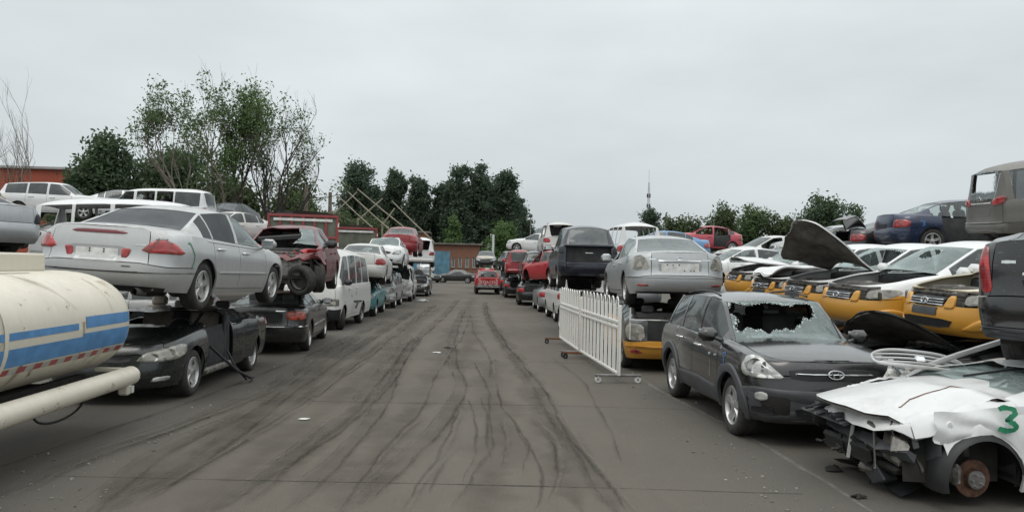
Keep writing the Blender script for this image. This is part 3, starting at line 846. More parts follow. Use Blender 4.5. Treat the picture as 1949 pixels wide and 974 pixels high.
def van(L=4.75, wb=2.6, H=2.1, W=.845, fo=.75, rw=.33, **k):
    xf = wb/2; xr = -wb/2; xn = xf+fo; xt = xn-L; s = H/2.1
    S = dict(xf=xf, xr=xr, xn=xn, xt=xt, W=W, rw=rw, ra=rw+.06, tw=.20, an=.55, en=3.6, at=.30, et=4.2,
        sill=[(xt, .34), (xr, .30), (0, .30), (xf, .30), (xn, .28)],
        belt=[(xt, 1.15*s), (0, 1.15*s), (xf, 1.14*s), (xn-.25, 1.10*s), (xn, 1.0*s)],
        top=[(xt, 1.17*s), (xt+.08, 1.25*s), (xt+.16, 1.86*s), (xt+.34, 2.0*s), (xt+1.2, H), (0, H), (.7, 2.06*s), (xn-.95, 1.96*s), (xn-.36, 1.30*s), (xn-.12, 1.12*s), (xn, 1.02*s)],
        xa=xn-.42, xat=xn-1.02, at_=(.66*W/.845, 1.88*s), xct=xt+.22, ct=(.64*W/.845, 1.86*s), xcb=xt+.09, railmid=[(-.3, .69*W/.845, 1.92*s)],
        xcow=xn-.30, xwt=xn-.88, xbt=xt+.18, xbb=xt+.04, pil=.06,
        doors=[(xn-.55, xn-1.5), (xn-1.5, xn-2.5)], windows=[(xn-.55, xn-1.42), (xn-1.56, xn-2.42), (xn-2.52, xn-3.3), (xn-3.38, xt+.34)],
        insS=[(0, .05), (.15, .02), (.4, 0), (.6, .01), (.85, .015), (1, .04)], insN=[(0, .08), (.12, .01), (.3, 0), (.45, .02), (.7, .05), (1, .13)], insT=[(0, .06), (.12, .01), (.25, 0), (.33, .05), (1, .07)],
        lid='tailgate', htr=.33, hbt=.32, hbn=.38, ytr=.9, seatx=xn-1.35, seatz=.32)
    S.update(k); return S
def basics(c, head=True, tailm=None, grille=True, fog=True, headm=None, plates=True, chrome_strip=False):
    """lamps, grille, plate recess from body proportions"""
    S = c.S; W = S['W']
    bn = float(c.fb(S['xn']))
    if head is not None:
        hz = bn-.04
        poly = [(W*.52, hz-.13), (W*.96, hz-.10), (W*1.22, hz+.03), (W*1.12, hz+.07), (W*.80, hz+.04), (W*.55, hz-.01)]
        if head: c.both(c.nose, 'headlight', poly, headm or CLEAR_LENS)
        else: c.both(c.nose, 'lamp_opening', poly, BLACK, bulge=-.02)
    if grille: c.nose('grille', [(-W*.44, bn-.15), (W*.44, bn-.15), (W*.48, bn-.04), (-W*.48, bn-.04)], BLACK, bulge=-.004)
    z0 = float(c.fs(S['xn']))
    if 'front_bumper' not in c.omit:
        c.nose('air_intake', [(-W*.5, z0+.06), (W*.5, z0+.06), (W*.56, z0+.19), (-W*.56, z0+.19)], BLACK, bulge=-.004)
        if fog: c.both(c.nose, 'fog_light', [(W*.74, z0+.10), (W*.92, z0+.10), (W*.92, z0+.19), (W*.74, z0+.18)], CLEAR_LENS)
    if tailm is not False:
        zt = float(c.fb(S['xt'])); tm = tailm or RED_LENS
        c.both(c.tail, 'taillight', [(W*.60, zt-.26), (W*1.16, zt-.25), (W*1.22, zt-.10), (W*.98, zt-.03), (W*.68, zt-.05)], tm)
# ================================================================== setting: ground, tracks, joints
def ground_mat():
    N = NT('dusty_asphalt')
    tc = N.n('ShaderNodeTexCoord').outputs['Object']
    st = N.n('ShaderNodeMapping', {0: tc, 'Scale': (1.0, .22, 1)}).outputs[0]
    a = N.noise(tc, .25, 6, .6); b = N.noise(st, 1.3, 8, .62, .6); g = N.noise(tc, 60, 4, .7); f = N.noise(tc, 6, 8, .65)
    col = N.mix(N.rng(a, .35, .65), (.099, .088, .072, 1), (.121, .107, .087, 1))
    col = N.mix(N.rng(b, .52, .74, 0, .5), col, (.075, .066, .053, 1))
    col = N.mix(N.rng(f, .55, .75, 0, .35), col, (.155, .143, .122, 1))
    x = N.n('ShaderNodeSeparateXYZ', {0: tc}).outputs[0]
    edge = N.math('MULTIPLY', N.rng(N.math('ABSOLUTE', N.math('ADD', x, .3)), 1.8, 3.4, 0, .5), N.rng(f, .3, .6, .5, 1))
    col = N.mix(edge, col, (.080, .077, .071, 1))           # darker and greyer to both sides of the driven, muddy middle
    oil = N.rng(N.noise(tc, .9, 5, .6), .66, .74, 0, .6)
    col = N.mix(oil, col, (.06, .055, .048, 1))
    col = N.n('ShaderNodeVectorMath', {0: col, 3: N.rng(N.math('ADD', N.math('MULTIPLY', g, .6), N.math('MULTIPLY', N.noise(tc, 170, 3, .7), .4)), .35, .65, .74, 1.26)}, operation='SCALE').outputs[0]
    # herring-bone tread prints pressed into the mud
    wv = N.n('ShaderNodeTexWave', {'Vector': N.n('ShaderNodeMapping', {0: tc, 'Scale': (1.2, 6, 1)}).outputs[0], 'Scale': 2.2, 'Distortion': 3.0, 'Detail': 2}, bands_direction='Y').outputs[1]
    tr = N.math('MULTIPLY', wv, N.rng(N.noise(st, 1.8, 3), .5, .62))
    hgt = N.math('ADD', N.math('ADD', N.math('MULTIPLY', b, 1.0), N.math('MULTIPLY', g, .18)), N.math('MULTIPLY', tr, .15))
    bp = N.bump(hgt, .55, .03)
    ro = N.rng(b, .3, .7, .95, .72)
    return N.done(N.n('ShaderNodeBsdfPrincipled', {'Base Color': col, 'Roughness': ro, 'Normal': bp, 'Specular IOR Level': .3}).outputs[0])
gx = np.r_[np.linspace(-900, -20, 12), np.linspace(-16, 16, 40), np.linspace(20, 900, 12)]
gy = np.r_[-40, -10, np.linspace(0, 60, 60), np.linspace(70, 1500, 14)]
A = np.zeros((len(gx), len(gy), 3)); A[..., 0] = gx[:, None]; A[..., 1] = gy[None, :]
GROUND = MB().grid(A).build('ground', ground_mat()); tag(GROUND, 'dusty brown tarmac yard criss-crossed by muddy tyre tracks', kind='structure')

def track_mat(name, col, amount, soft=True, sc=7.0):
    N = NT(name)
    tc = N.n('ShaderNodeTexCoord').outputs['Object']
    k = N.math('MULTIPLY', N.rng(N.noise(tc, sc, 7, .7), .30, .60, .2, 1.0), N.rng(N.noise(tc, .7, 3), .35, .6, .35, 1.0))
    if soft: k = N.math('MULTIPLY', k, N.n('ShaderNodeAttribute', attribute_name='edge').outputs['Fac'])
    b = N.n('ShaderNodeBsdfPrincipled', {'Base Color': c4(col), 'Roughness': .85, 'Normal': N.bump(N.noise(tc, 30, 5), .5, .02)}).outputs[0]
    t = N.n('ShaderNodeBsdfTransparent').outputs[0]
    return N.done(N.n('ShaderNodeMixShader', {0: N.math('MULTIPLY', k, amount), 1: t, 2: b}).outputs[0])
MUD = track_mat('wet_mud_ridge', (.034, .026, .019), .85); SMEAR = track_mat('mud_smear', (.078, .066, .050), .40, sc=3.0); TAR = track_mat('tar_joint', (.03, .027, .023), .9, False)
RIDGE = track_mat('dry_mud_ridge', (.15, .132, .107), .5, sc=4.0)
def strip(name, pts, w, mat, z, jit=.25, wig=1.0):
    p = np.array(pts, float); d = np.r_[0, np.cumsum(np.linalg.norm(np.diff(p, axis=0), axis=1))]
    n = max(8, int(d[-1]/.12)); t = np.linspace(0, d[-1], n)
    fx, fy = pch(list(zip(d, p[:, 0]))), pch(list(zip(d, p[:, 1])))
    q = np.c_[fx(t), fy(t)]
    ph = RNG.random(3)*9
    q[:, 0] += wig*(.020*np.sin(t*1.3+ph[0])+.008*np.sin(t*5.1+ph[1])+RNG.normal(0, .004, n))
    T = np.gradient(q, axis=0); T /= np.linalg.norm(T, axis=1)[:, None]+1e-9
    Nn = np.c_[-T[:, 1], T[:, 0]]
    ww = w*(1+jit*np.sin(t*2.7+ph[2])+RNG.normal(0, jit*.4, n)); ww = np.clip(ww, w*.3, w*2)
    ww *= np.clip(np.minimum(t, d[-1]-t)/.8+.15, 0, 1)
    V = np.stack([np.c_[q+Nn*ww[:, None]/2*k, np.full(n, z+(1-abs(k))*.003)] for k in (1, .5, 0, -.5, -1)], 1)
    o = MB().grid(V).build(name, mat, GROUND)
    at_ = o.data.attributes.new('edge', 'FLOAT', 'POINT'); at_.data.foreach_set('value', np.tile([0, .65, 1, .65, 0], n).astype(float))
    return o
TRACKS = [
 ([(1.24,6.12),(1.22,7.0),(1.16,8.33),(1.12,10.08),(1.13,12.5),(1.02,14.74),(.82,19.79),(.62,30.15),(.69,40.95)], .075),
 ([(.49,6.1),(.63,6.74),(.68,7.64),(.57,9.39),(.4,10.79),(.42,12.71)], .06),
 ([(-1.88,6.05),(-1.67,7.54),(-1.45,9.26),(-1.26,12.01),(-1.32,18.16),(-.99,29.66),(-.74,43.44)], .07),
 ([(-2.66,6.03),(-2.51,7.14),(-2.37,8.65),(-2.24,10.99),(-2.11,15.98),(-1.95,26.59),(-1.75,37.25)], .09),
 ([(-2.47,6.35),(-2.5,8.15),(-2.55,11.41),(-2.58,15.06),(-2.46,20.6),(-2.27,30.89)], .07),
 ([(-4.3,6.6),(-4.1,8.04),(-3.8,10.36),(-3.55,13.0),(-3.3,17.18),(-3.2,20.42)], .07),
 ([(-.53,6.08),(-.46,6.7),(-.32,7.6),(-.23,8.77),(-.18,10.36)], .06),
 ([(-1.01,6.07),(-.82,8.47),(-.66,10.32),(-.56,14.54),(-.26,21.04),(-.09,29.94)], .06),
 ([(-.8,6.26),(-.54,7.8),(-.23,9.65),(-.09,12.12),(-.28,15.36),(-.43,21.01),(-.33,33.37)], .075),
 ([(-3.67,6.32),(-3.6,7.46),(-3.36,8.59),(-3.12,10.14),(-2.96,11.85),(-3.11,16.78),(-2.81,26.35)], .07),
 ([(-1.37,6.06),(-1.22,7.56),(-1.12,9.6),(-1.18,12.02),(-1.3,15.23),(-1.38,20.82)], .055),
 ([(-.06,6.88),(.04,8.04),(.07,9.67),(-.01,11.18)], .05), ([(.29,7.43),(.38,8.54),(.39,9.69)], .05), ([(.48,7.24),(.6,8.3),(.56,9.24)], .05),
 ([(-.31,6.56),(-.24,7.6),(-.08,8.27)], .07), ([(.76,9.72),(.88,8.31),(.82,7.26),(.67,6.29)], .055),
 ([(-2.81,6.03),(-2.94,7.9),(-2.76,9.82),(-2.82,14.26),(-2.86,20.52)], .06), ([(.19,7.62),(.18,8.53),(.23,9.68),(.15,11.19)], .05),
 ([(-.95,7.38),(-.78,8.74),(-.61,9.63)], .05), ([(1.09,6.75),(1.11,8.32),(1.02,9.73),(.94,11.26)], .05),
 ([(-1.7,6.23),(-1.6,8.19),(-1.46,10.65),(-1.47,14.43),(-1.54,19.36)], .06), ([(-.09,29.94),(.09,21.11),(.36,16.33),(.34,13.29)], .06),
 ([(-.13,6.09),(.04,7.23),(.26,8.53),(.26,11.2),(.08,15.41)], .06), ([(1.49,7.67),(1.69,9.78),(1.86,12.86),(1.7,16.52)], .05)]
for k, (p, w) in enumerate(TRACKS):
    strip('tyre_track', p, w*.62, MUD, .0140+.0006*k, .35)
    if k % 3 == 0: strip('mud_ridge', [(x+.05, y) for x, y in p], .07, RIDGE, .030+.0005*k)
    if k in (0, 2, 3, 4, 8, 9, 10, 16, 20): strip('tyre_track', [(x-.13-.02*(k % 3), y) for x, y in p], w*.38, MUD, .044+.0005*k, .5); strip('tread_smear', [(x-.06, y) for x, y in p], .34, SMEAR, .004+.0006*k, .3)
for k, (x0, x1, y0, y1, w) in enumerate([(-1.0, -.3, 6, 30, .5), (-2.1, -1.5, 5.8, 34, .45), (.1, .5, 5.8, 16, .6), (-2.8, -2.4, 6, 32, .4), (.9, .6, 6, 38, .35), (-.2, .0, 14, 46, .6)]):
    strip('mud_smear', [(x0, y0), ((x0*2+x1)/3+.12, y0+(y1-y0)*.33), ((x0+2*x1)/3-.1, y0+(y1-y0)*.66), (x1, y1)], w*1.1, SMEAR, .0104+.0005*k, .4)
for p in ([(-3.4, 10.9), (-1.42, 10.85), (-.69, 10.83), (1.12, 10.77), (2.21, 10.69), (3.17, 10.6)], [(-3.6, 7.0), (-1.8, 6.92), (-.42, 6.87), (.96, 6.8), (2.9, 6.65)], [(.91, 23.94), (1.61, 23.51), (1.73, 22.98), (2.43, 22.95)], [(-3.2, 15.9), (2.4, 15.6)], [(-3.2, 27.2), (2.4, 27.0)]):
    strip('slab_joint', p, .022, TAR, .0025, .5)
PALE = track_mat('worn_line_paint', (.22, .21, .19), .8)
strip('painted_line', [(2.95, 14.6), (3.0, 12.6), (3.25, 8.44), (3.3, 6.99), (3.27, 5.9)], .09, PALE, .003, .2)

# scraps on the ground
def rag(name, label, loc, r, mat, seed, cat='litter', flat=.25):
    q = np.random.default_rng(seed); n = 14
    a = np.linspace(0, 2*np.pi, n, endpoint=False)
    mb = MB(); V = [(0, 0, r*flat*1.6)]
    for k, f in ((.45, 1.2), (.8, .8), (1.0, .05)):
        rr = r*k*(1+q.normal(0, .18, n)); V += list(np.c_[rr*np.cos(a)*1.3, rr*np.sin(a), np.abs(r*flat*f*(1+q.normal(0, .4, n)))])
    F = [(0, 1+i, 1+(i+1) % n) for i in range(n)]
    for b in range(2): F += [(1+b*n+i, 1+(b+1)*n+i, 1+(b+1)*n+(i+1) % n, 1+b*n+(i+1) % n) for i in range(n)]
    mb.add(V, F); o = mb.build(name, mat); o.location = loc
    return tag(o, label, cat)
RAGW = simple('white_plastic_bag', (.6, .6, .58), .7)
rag('plastic_bag', 'crumpled white plastic bag lying at the edge of the road', (-2.6, 40.5, .02), .24, RAGW, 3)
rag('litter_scrap', 'pale paper scrap lying flat on the brown tarmac left of centre', (-2.02, 9.6, .012), .05, RAGW, 5, flat=.04)
rag('litter_scrap', 'small pale fragment beside the tyre tracks near the middle of the road', (-.75, 17.0, .012), .07, RAGW, 6, flat=.1)
rag('mud_clod', 'small dark clod of mud on the tarmac before the tyre tracks', (-.55, 18.0, .012), .07, UNDER, 8)

# ================================================================== background
def brickwork(name, col, mortar, scale=9.0):
    N = NT(name); tc = N.n('ShaderNodeTexCoord').outputs['Object']
    v = N.n('ShaderNodeMapping', {0: tc, 'Rotation': (math.pi/2, 0, 0)}).outputs[0]
    b = N.n('ShaderNodeTexBrick', {'Vector': v, 'Scale': scale, 'Mortar Size': .012, 'Color1': c4(col), 'Color2': c4([x*.72 for x in col]), 'Mortar': c4(mortar)})
    d = N.mix(N.rng(N.noise(tc, .6, 7), .4, .7, 0, .5), b.outputs[0], c4([x*.55+.03 for x in col]))
    return N.done(N.n('ShaderNodeBsdfPrincipled', {'Base Color': d, 'Roughness': .9}).outputs[0])
PANE = glass('building_pane', (.10, .14, .14), .25)
WHITEF = simple('white_frame', (.55, .57, .56), .6)
def building(name, label, cx, cy, w, d, h, mat, wins, roofm, over=.25, cat='building', rz=0.0, door=None):
    """box building whose front (-Y) wall is pierced by windows (x,z,w,h); walls have thickness"""
    root = empty(name, (cx, cy, 0), rz, label, cat)
    xs = sorted({-w/2, w/2} | {a-b/2 for a, z, b, hh in wins} | {a+b/2 for a, z, b, hh in wins}); zs = sorted({0, h} | {z for a, z, b, hh in wins} | {z+hh for a, z, b, hh in wins})
    m = MB()
    inside = lambda x, z: any(abs(x-a) < b/2 and z0 < z < z0+hh for a, z0, b, hh in wins)
    for x0, x1 in zip(xs, xs[1:]):
        for z0, z1 in zip(zs, zs[1:]):
            if not inside((x0+x1)/2, (z0+z1)/2): m.add([(x0, 0, z0), (x1, 0, z0), (x1, 0, z1), (x0, 0, z1)], [(0, 1, 2, 3)])
    for a, z, b, hh in wins:
        x0, x1, z1 = a-b/2, a+b/2, z+hh
        m.add([(x0, 0, z), (x1, 0, z), (x1, 0, z1), (x0, 0, z1), (x0, .2, z), (x1, .2, z), (x1, .2, z1), (x0, .2, z1)], [(0, 4, 5, 1), (1, 5, 6, 2), (2, 6, 7, 3), (3, 7, 4, 0)])
    m.add([(-w/2, 0, 0), (-w/2, d, 0), (-w/2, d, h), (-w/2, 0, h)], [(0, 3, 2, 1)]); m.add([(w/2, 0, 0), (w/2, d, 0), (w/2, d, h), (w/2, 0, h)], [(0, 1, 2, 3)]); m.add([(-w/2, d, 0), (w/2, d, 0), (w/2, d, h), (-w/2, d, h)], [(0, 1, 2, 3)])
    m.build('wall', mat, root, smooth=False)
    r = MB(); r.box((0, d/2, h+.11), (w+2*over, d+2*over, .22), bev=.03); r.build('roof', roofm, root, smooth=False)
    for a, z, b, hh in wins:
        p = MB(); p.box((a, .17, z+hh/2), (b-.02, .02, hh-.02)); o = p.build('window', PANE, root, smooth=False)
        f = MB()
        for q in (-1, 1): f.box((a+q*(b/2-.04), .135, z+hh/2), (.07, .04, hh-.01)); f.box((a, .137, z+hh/2+q*(hh/2-.035)), (b-.15, .04, .06))
        f.box((a, .139, z+hh/2), (.05, .04, hh-.16)); f.build('window_frame', WHITEF, o, smooth=False)
        s = MB(); s.box((a, -.04, z-.05), (b+.12, .14, .08)); s.build('window_sill', roofm, o, smooth=False)
    return root
REDRENDER = brickwork('red_render_wall', (.38, .085, .045), (.30, .10, .07), 5.0)
CONC = simple('grey_concrete', (.32, .32, .31), .9, var=.2, scale=2)
building('red_building', 'flat-roofed red building with narrow windows behind the far-left parked cars', -47.0, 62.0, 30, 12, 8.6, REDRENDER, [(9.2, 5.0, 1.1, 2.6), (9.2, 1.2, 1.1, 2.0), (5.0, 5.0, 1.1, 2.6), (.5, 5.0, 1.1, 2.6), (-4, 5, 1.1, 2.6), (13.0, 5.0, 1.1, 2.4)], CONC)
BRICK = brickwork('old_orange_brick', (.24, .105, .062), (.25, .17, .12), 3.2)
TARP = simple('weathered_roofing', (.14, .125, .11), .85, var=.35, scale=1.5)
building('brick_shed', 'long low orange brick shed with a row of narrow windows at the road end', -4.0, 104.0, 9.5, 10, 4.6, BRICK, [(1.2+k*.95, 1.6, .5, 1.35) for k in range(4)], TARP, .4)
building('brick_lean_to', 'orange brick lean-to with a small canopy behind the far-left car stacks', -10.0, 99.0, 5.5, 6, 4.3, BRICK, [(-1.4, 2.6, 1.2, .5)], TARP, .5)
building('roof_hut', 'small flat-roofed brick hut rising above the brick sheds', -8.8, 112.0, 4.2, 4, 6.4, BRICK, [(0, 4.6, .8, .6)], TARP, .35)
# blue corrugated gate
def corrugated(name, label, loc, w, h, rz, mat, pitch=.3):
    n = int(w/pitch*4)+1; x = np.linspace(-w/2, w/2, n); y = .05*np.sin(np.arange(n)*math.pi/2)
    V = np.array([[(x[i], y[i], z) for z in (0, h)] for i in range(n)]); root = empty(name, loc, rz, label, 'fence')
    MB().grid(V).build('corrugated_sheet', mat, root, sharp=0)
    for q in (-w/2, 0, w/2): b = MB(); b.box((q, .12, h/2), (.1, .1, h+.1)); b.build('post', STEEL, root, False)
    for z in (.4, h-.3): b = MB(); b.box((0, .09, z), (w, .04, .08)); b.build('rail', STEEL, root, False)
    return root
BLUEC = simple('faded_blue_sheet', (.09, .20, .27), .6, var=.4, scale=1.2)
corrugated('sheet_gate', 'faded blue corrugated sheet gate between brick shed and left car row', (-6.6, 96.5, 0), 7.2, 3.6, 0, BLUEC)
# light pole and white post over the right row
m = MB(); m.tube([(0, 0, 0), (0, 0, 6.1)], [.06, .045], 8); root = empty('lamp_post', (4.75, 66, 0), 0, 'thin grey lamp post with a small round head above the right car row', 'lamp post'); m.build('pole', STEEL, root)
m = MB(); m.lathe([(.001, 6.08), (.14, 6.12), (.17, 6.25), (.12, 6.38), (.001, 6.42)], 12, 'z'); m.build('lamp_head', GREYP, root)
m = MB(); m.tube([(0, 0, 0), (0, 0, 5.0)], .11, 8); m.lathe([(.12, 5.0), (.10, 5.05), (.001, 5.06)], 8, 'z'); root = empty('marker_post', (1.9, 78, 0), 0, 'short white post sticking up over the dark cars at the road end', 'post'); m.build('pole', WHITEF, root)

# telecom mast
root = empty('telecom_mast', (54.0, 240, 0), 0, 'slender lattice telecom mast with antennas rising over the right-hand trees', 'mast')
TW = simple('mast_steel_hazed', (.45, .46, .47), .6, .1)  # steel tone paled: distance haze put into the colour
legs = []
for k in range(3):
    a = k*2.094; m = MB(); m.tube([(1.1*math.cos(a), 1.1*math.sin(a), 0), (.35*math.cos(a), .35*math.sin(a), 24), (.2*math.cos(a), .2*math.sin(a), 29)], .08, 5); m.build('mast_leg', TW, root)
m = MB()
for i in range(24):
    z0, z1 = i*1.15, (i+1)*1.15; r0, r1 = 1.1-.75*z0/27.6, 1.1-.75*z1/27.6
    for k in range(3):
        a, b = k*2.094, (k+1)*2.094; m.tube([(r0*math.cos(a), r0*math.sin(a), z0), (r1*math.cos(b), r1*math.sin(b), z1)], .05, 4); m.tube([(r1*math.cos(a), r1*math.sin(a), z1), (r1*math.cos(b), r1*math.sin(b), z1)], .05, 4)
m.build('lattice', TW, root)
for z, r in ((13.0, .8), (16.6, .7), (21.0, .45), (24.2, .45)):
    m = MB(); m.lathe([(r, z), (r, z+.12)], 10, 'z'); m.build('platform', TW, root)
    for k in range(6):
        a = k*1.047; b = MB(); b.box((1.15*r*math.cos(a), 1.15*r*math.sin(a), z+.7), (.16, .16, 1.2), rz=a, bev=.03); b.build('antenna', GREYP, root)
m = MB(); m.tube([(0, 0, 28), (0, 0, 33)], .06, 5); m.build('lightning_rod', TW, root)

# ------------------------------------------------------------------ trees
def leafmat(name, a, b):
    N = NT(name); tc = N.n('ShaderNodeTexCoord').outputs['Object']
    k = N.noise(tc, .55, 3); k2 = N.noise(tc, 5.0, 2)
    col = N.mix(N.rng(k, .35, .65), c4(a), c4(b)); col = N.n('ShaderNodeVectorMath', {0: col, 3: N.rng(k2, .3, .7, .6, 1.4)}, operation='SCALE').outputs[0]
    d = N.n('ShaderNodeBsdfPrincipled', {'Base Color': col, 'Roughness': .65}).outputs[0]; t = N.n('ShaderNodeBsdfTranslucent', {0: col}).outputs[0]
    return N.done(N.n('ShaderNodeMixShader', {0: .42, 1: d, 2: t}).outputs[0])
LF_DARK = leafmat('leaves_dark', (0.052, 0.086, 0.044), (0.088, 0.13, 0.064)); LF_MID = leafmat('leaves_mid', (0.075, 0.125, 0.045), (0.115, 0.17, 0.07)); LF_POP = leafmat('leaves_poplar', (.058, .094, .060), (.088, .125, .076)); LF_OLIVE = leafmat('leaves_olive', (0.07, 0.1, 0.04), (0.1, 0.135, 0.06))
LF_BRIGHT = leafmat('leaves_bright', (0.085, 0.15, 0.045), (0.125, 0.2, 0.07)); LF_DRY = leafmat('leaves_dry', (.10, .095, .05), (.13, .11, .06))
BARK = simple('bark', (.075, .062, .052), .95, var=.4, scale=4, bump=.4); BARKP = simple('bark_pale', (.19, .165, .135), .95, var=.35, scale=4, bump=.4); BARKD = simple('bark_dark', (.045, .038, .034), .95, var=.4, scale=4)
def leaves(mb, cen, spread, n, size, q, up=.3):
    c = np.repeat(np.atleast_2d(cen), n, 0); N = len(c)
    d = q.normal(0, 1, (N, 3))*spread; p = c+d
    nrm = q.normal(0, 1, (N, 3)); nrm[:, 2] += up; nrm /= np.linalg.norm(nrm, axis=1)[:, None]
    u = np.cross(nrm, q.normal(0, 1, (N, 3))); u /= np.linalg.norm(u, axis=1)[:, None]+1e-9; w = np.cross(nrm, u)
    s = size*(.6+.8*q.random((N, 1)))
    V = np.stack([p-u*s, p+w*s*.5+nrm*s*.12, p+u*s, p-w*s*.5-nrm*s*.05], 1).reshape(-1, 3)
    k = np.arange(N)*4
    mb.v.append(V); o = mb.n; mb.n += len(V)
    F = np.stack([k, k+1, k+2, k+3], 1)+o
    mb.f += [tuple(r) for r in F.tolist()]; mb.mi += [0]*N
def dense_tree(name, label, loc, h, rx, crown0, mat, seed, n=70, per=55, leaf=.32, group=None, shape=1.0, trunk=.25, cat='tree', bark=None, lobes=5):
    """trunk + limbs + crown of many leaf clumps spread through lobes"""
    q = np.random.default_rng(seed); root = empty(name, loc, 0, label, cat, group)
    hc = h-crown0; L = []
    for k in range(lobes):
        t = (k+.5)/lobes; a = q.random()*6.28; r = rx*(.55*q.random())*(1-.5*t*shape)
        L.append((r*math.cos(a), r*math.sin(a), crown0+hc*(.18+.72*t), rx*(.80-.34*t*shape)*(.85+.3*q.random()), hc*(.22+.1*q.random())))
    C = []
    while len(C) < n:
        l = L[q.integers(len(L))]; d = q.normal(0, 1, 3); d /= np.linalg.norm(d); r = q.random()**.45
        p = np.array((l[0]+d[0]*l[3]*r, l[1]+d[1]*l[3]*r, l[2]+d[2]*l[4]*r))
        if p[2] < h and p[2] > crown0*.6: C.append(p)
    C = np.array(C)
    m = MB(); leaves(m, C, rx*.13, int(per*1.35), leaf*.82, q); m.build('crown', mat, root, smooth=False)
    t = MB(); t.tube([(0, 0, 0), (q.normal(0, .1), q.normal(0, .1), crown0), (q.normal(0, .2), q.normal(0, .2), h*.8)], [trunk, trunk*.75, trunk*.2], 7)
    for l in L: t.tube([(0, 0, crown0*.9), (l[0]*.4, l[1]*.4, (crown0+l[2])/2), (l[0], l[1], l[2])], [trunk*.5, trunk*.3, trunk*.1], 5)
    t.build('trunk', bark or BARK, root)
    return root
def branch_tree(name, label, loc, h, seed, stems, leafn, mat, bark, spread=.35, leaf=.10, rmax=2.6, r0=.16, clump=.25, depth=5, lean=(0, 0), pfork=.0, group=None, leafmin=.35, leafmax=1.2):
    """tall thin tree: recursive upward branching, sparse leaf sprays on the twigs"""
    q = np.random.default_rng(seed); root = empty(name, loc, 0, label, 'tree', group)
    t = MB(); tips = []
    def grow(p, d, L, r, lev):
        n = 4; P = [p]; dd = d.copy()
        for k in range(n):
            o_ = P[-1][:2]-np.array(lean)*P[-1][2]; rr_ = math.hypot(*o_); dd = dd+q.normal(0, .11, 3)+np.array((0, 0, .05)); dd[:2] -= o_/(rr_+1e-6)*max(0, rr_/rmax-.75)*.55; dd /= np.linalg.norm(dd); P.append(P[-1]+dd*L/n)
        P = np.array(P); t.tube(P, np.linspace(r, r*.62, n+1), 6 if lev < 2 else 4 if lev < 4 else 3, cap=False)
        if lev >= 3: tips.extend(P[2:])
        if lev >= depth: return
        for k in range(int(q.integers(2, 4))+(1 if lev < 2 else 0)):
            a = q.random()*6.28; e = spread*(.6+.9*q.random())
            o = np.array((math.cos(a)*e, math.sin(a)*e, 0)); nd = dd+o; nd[2] = max(nd[2], .15); nd /= np.linalg.norm(nd)
            i = int(q.integers(2, n+1)); grow(P[i], nd, L*(.55+.3*q.random()), r*.55, lev+1)
    for k in range(stems):
        a = k*6.28/max(stems, 1)+q.random(); e = .0 if stems == 1 else .22
        d = np.array((math.cos(a)*e+lean[0], math.sin(a)*e+lean[1], 1.0)); d /= np.linalg.norm(d)
        grow(np.array((math.cos(a)*.1*(stems > 1), math.sin(a)*.1*(stems > 1), 0.)), d, h*.42, r0, 0)
    t.build('trunk', bark, root)
    T = np.array(tips); 
    if leafn:
        z = T[:, 2]/h; sel = T[(z > leafmin) & (z < leafmax)]
        C = sel[q.integers(0, len(sel), leafn)]
        m = MB(); leaves(m, C, clump*.9, 24, leaf*.72, q); m.build('crown', mat, root, smooth=False)
    return root
# the three tall thin trees left of the road
branch_tree('tall_tree', 'tall thin tree, sparse foliage on a pale trunk, leftmost of three behind the silver sedan', (-17.9, 50, 0), 11.8, 21, 2, 300, LF_MID, BARKP, .40, .125, r0=.15, clump=.26, rmax=2.7)
branch_tree('tall_tree', 'leafy green tall tree, middle of the three behind the silver sedan', (-15.2, 51, 0), 11.6, 33, 1, 300, LF_BRIGHT, BARK, .24, .13, r0=.16, clump=.34, rmax=1.5)
branch_tree('tall_tree', 'almost bare tall tree with dark fanning branches, rightmost of the three', (-12.7, 50, 0), 11.2, 5, 3, 120, LF_MID, BARKD, .34, .12, r0=.13, clump=.26, leafmin=.5, rmax=2.4)
branch_tree('bare_tree', 'bare pale-twigged tree at the far left edge above the red building', (-29.6, 50, 0), 10.8, 44, 3, 0, LF_MID, BARKP, .22, .1, r0=.07, rmax=1.6, depth=4)
for k, (x, y, h, r, sd) in enumerate([(-26.4, 56, 10.4, 2.9, 1), (-21.8, 58, 9.6, 3.4, 2), (-24.3, 60, 10.0, 3.0, 4), (-17.8, 58, 7.4, 3.2, 3), (-13.4, 60, 6.8, 2.8, 12)]):
    lab = ['bushy dark tree, second from the red building', 'broad dark bushy tree, directly left of the tall thin trees', 'dark bushy tree standing against the corner of the red building', 'low dark bushy tree behind the trunks of the tall thin trees', 'low dark bush behind the red stake truck'][k]
    dense_tree('bushy_tree', lab, (x, y, 0), h, r, 2.2, LF_DARK if k < 3 else LF_OLIVE, sd, 150, 60, .20, 'bushy trees behind the left rows')
dense_tree('small_tree', 'small loose light green tree beside the leaning wooden poles', (-16.2, 70, 0), 10.0, 2.8, 3.0, LF_OLIVE, 61, 60, 40, .2)
for k, (x, y, h, r) in enumerate([(-13.8, 78, 6.6, 3.4), (-9.6, 82, 6.2, 3.6)]):
    dense_tree('shrub', ['wide light green shrub behind the leaning wooden poles', 'olive shrub behind the dark red car, right of the leaning poles'][k], (x, y, 0), h, r, 1.0, LF_OLIVE, 70+k, 110, 50, .2, cat='shrub')
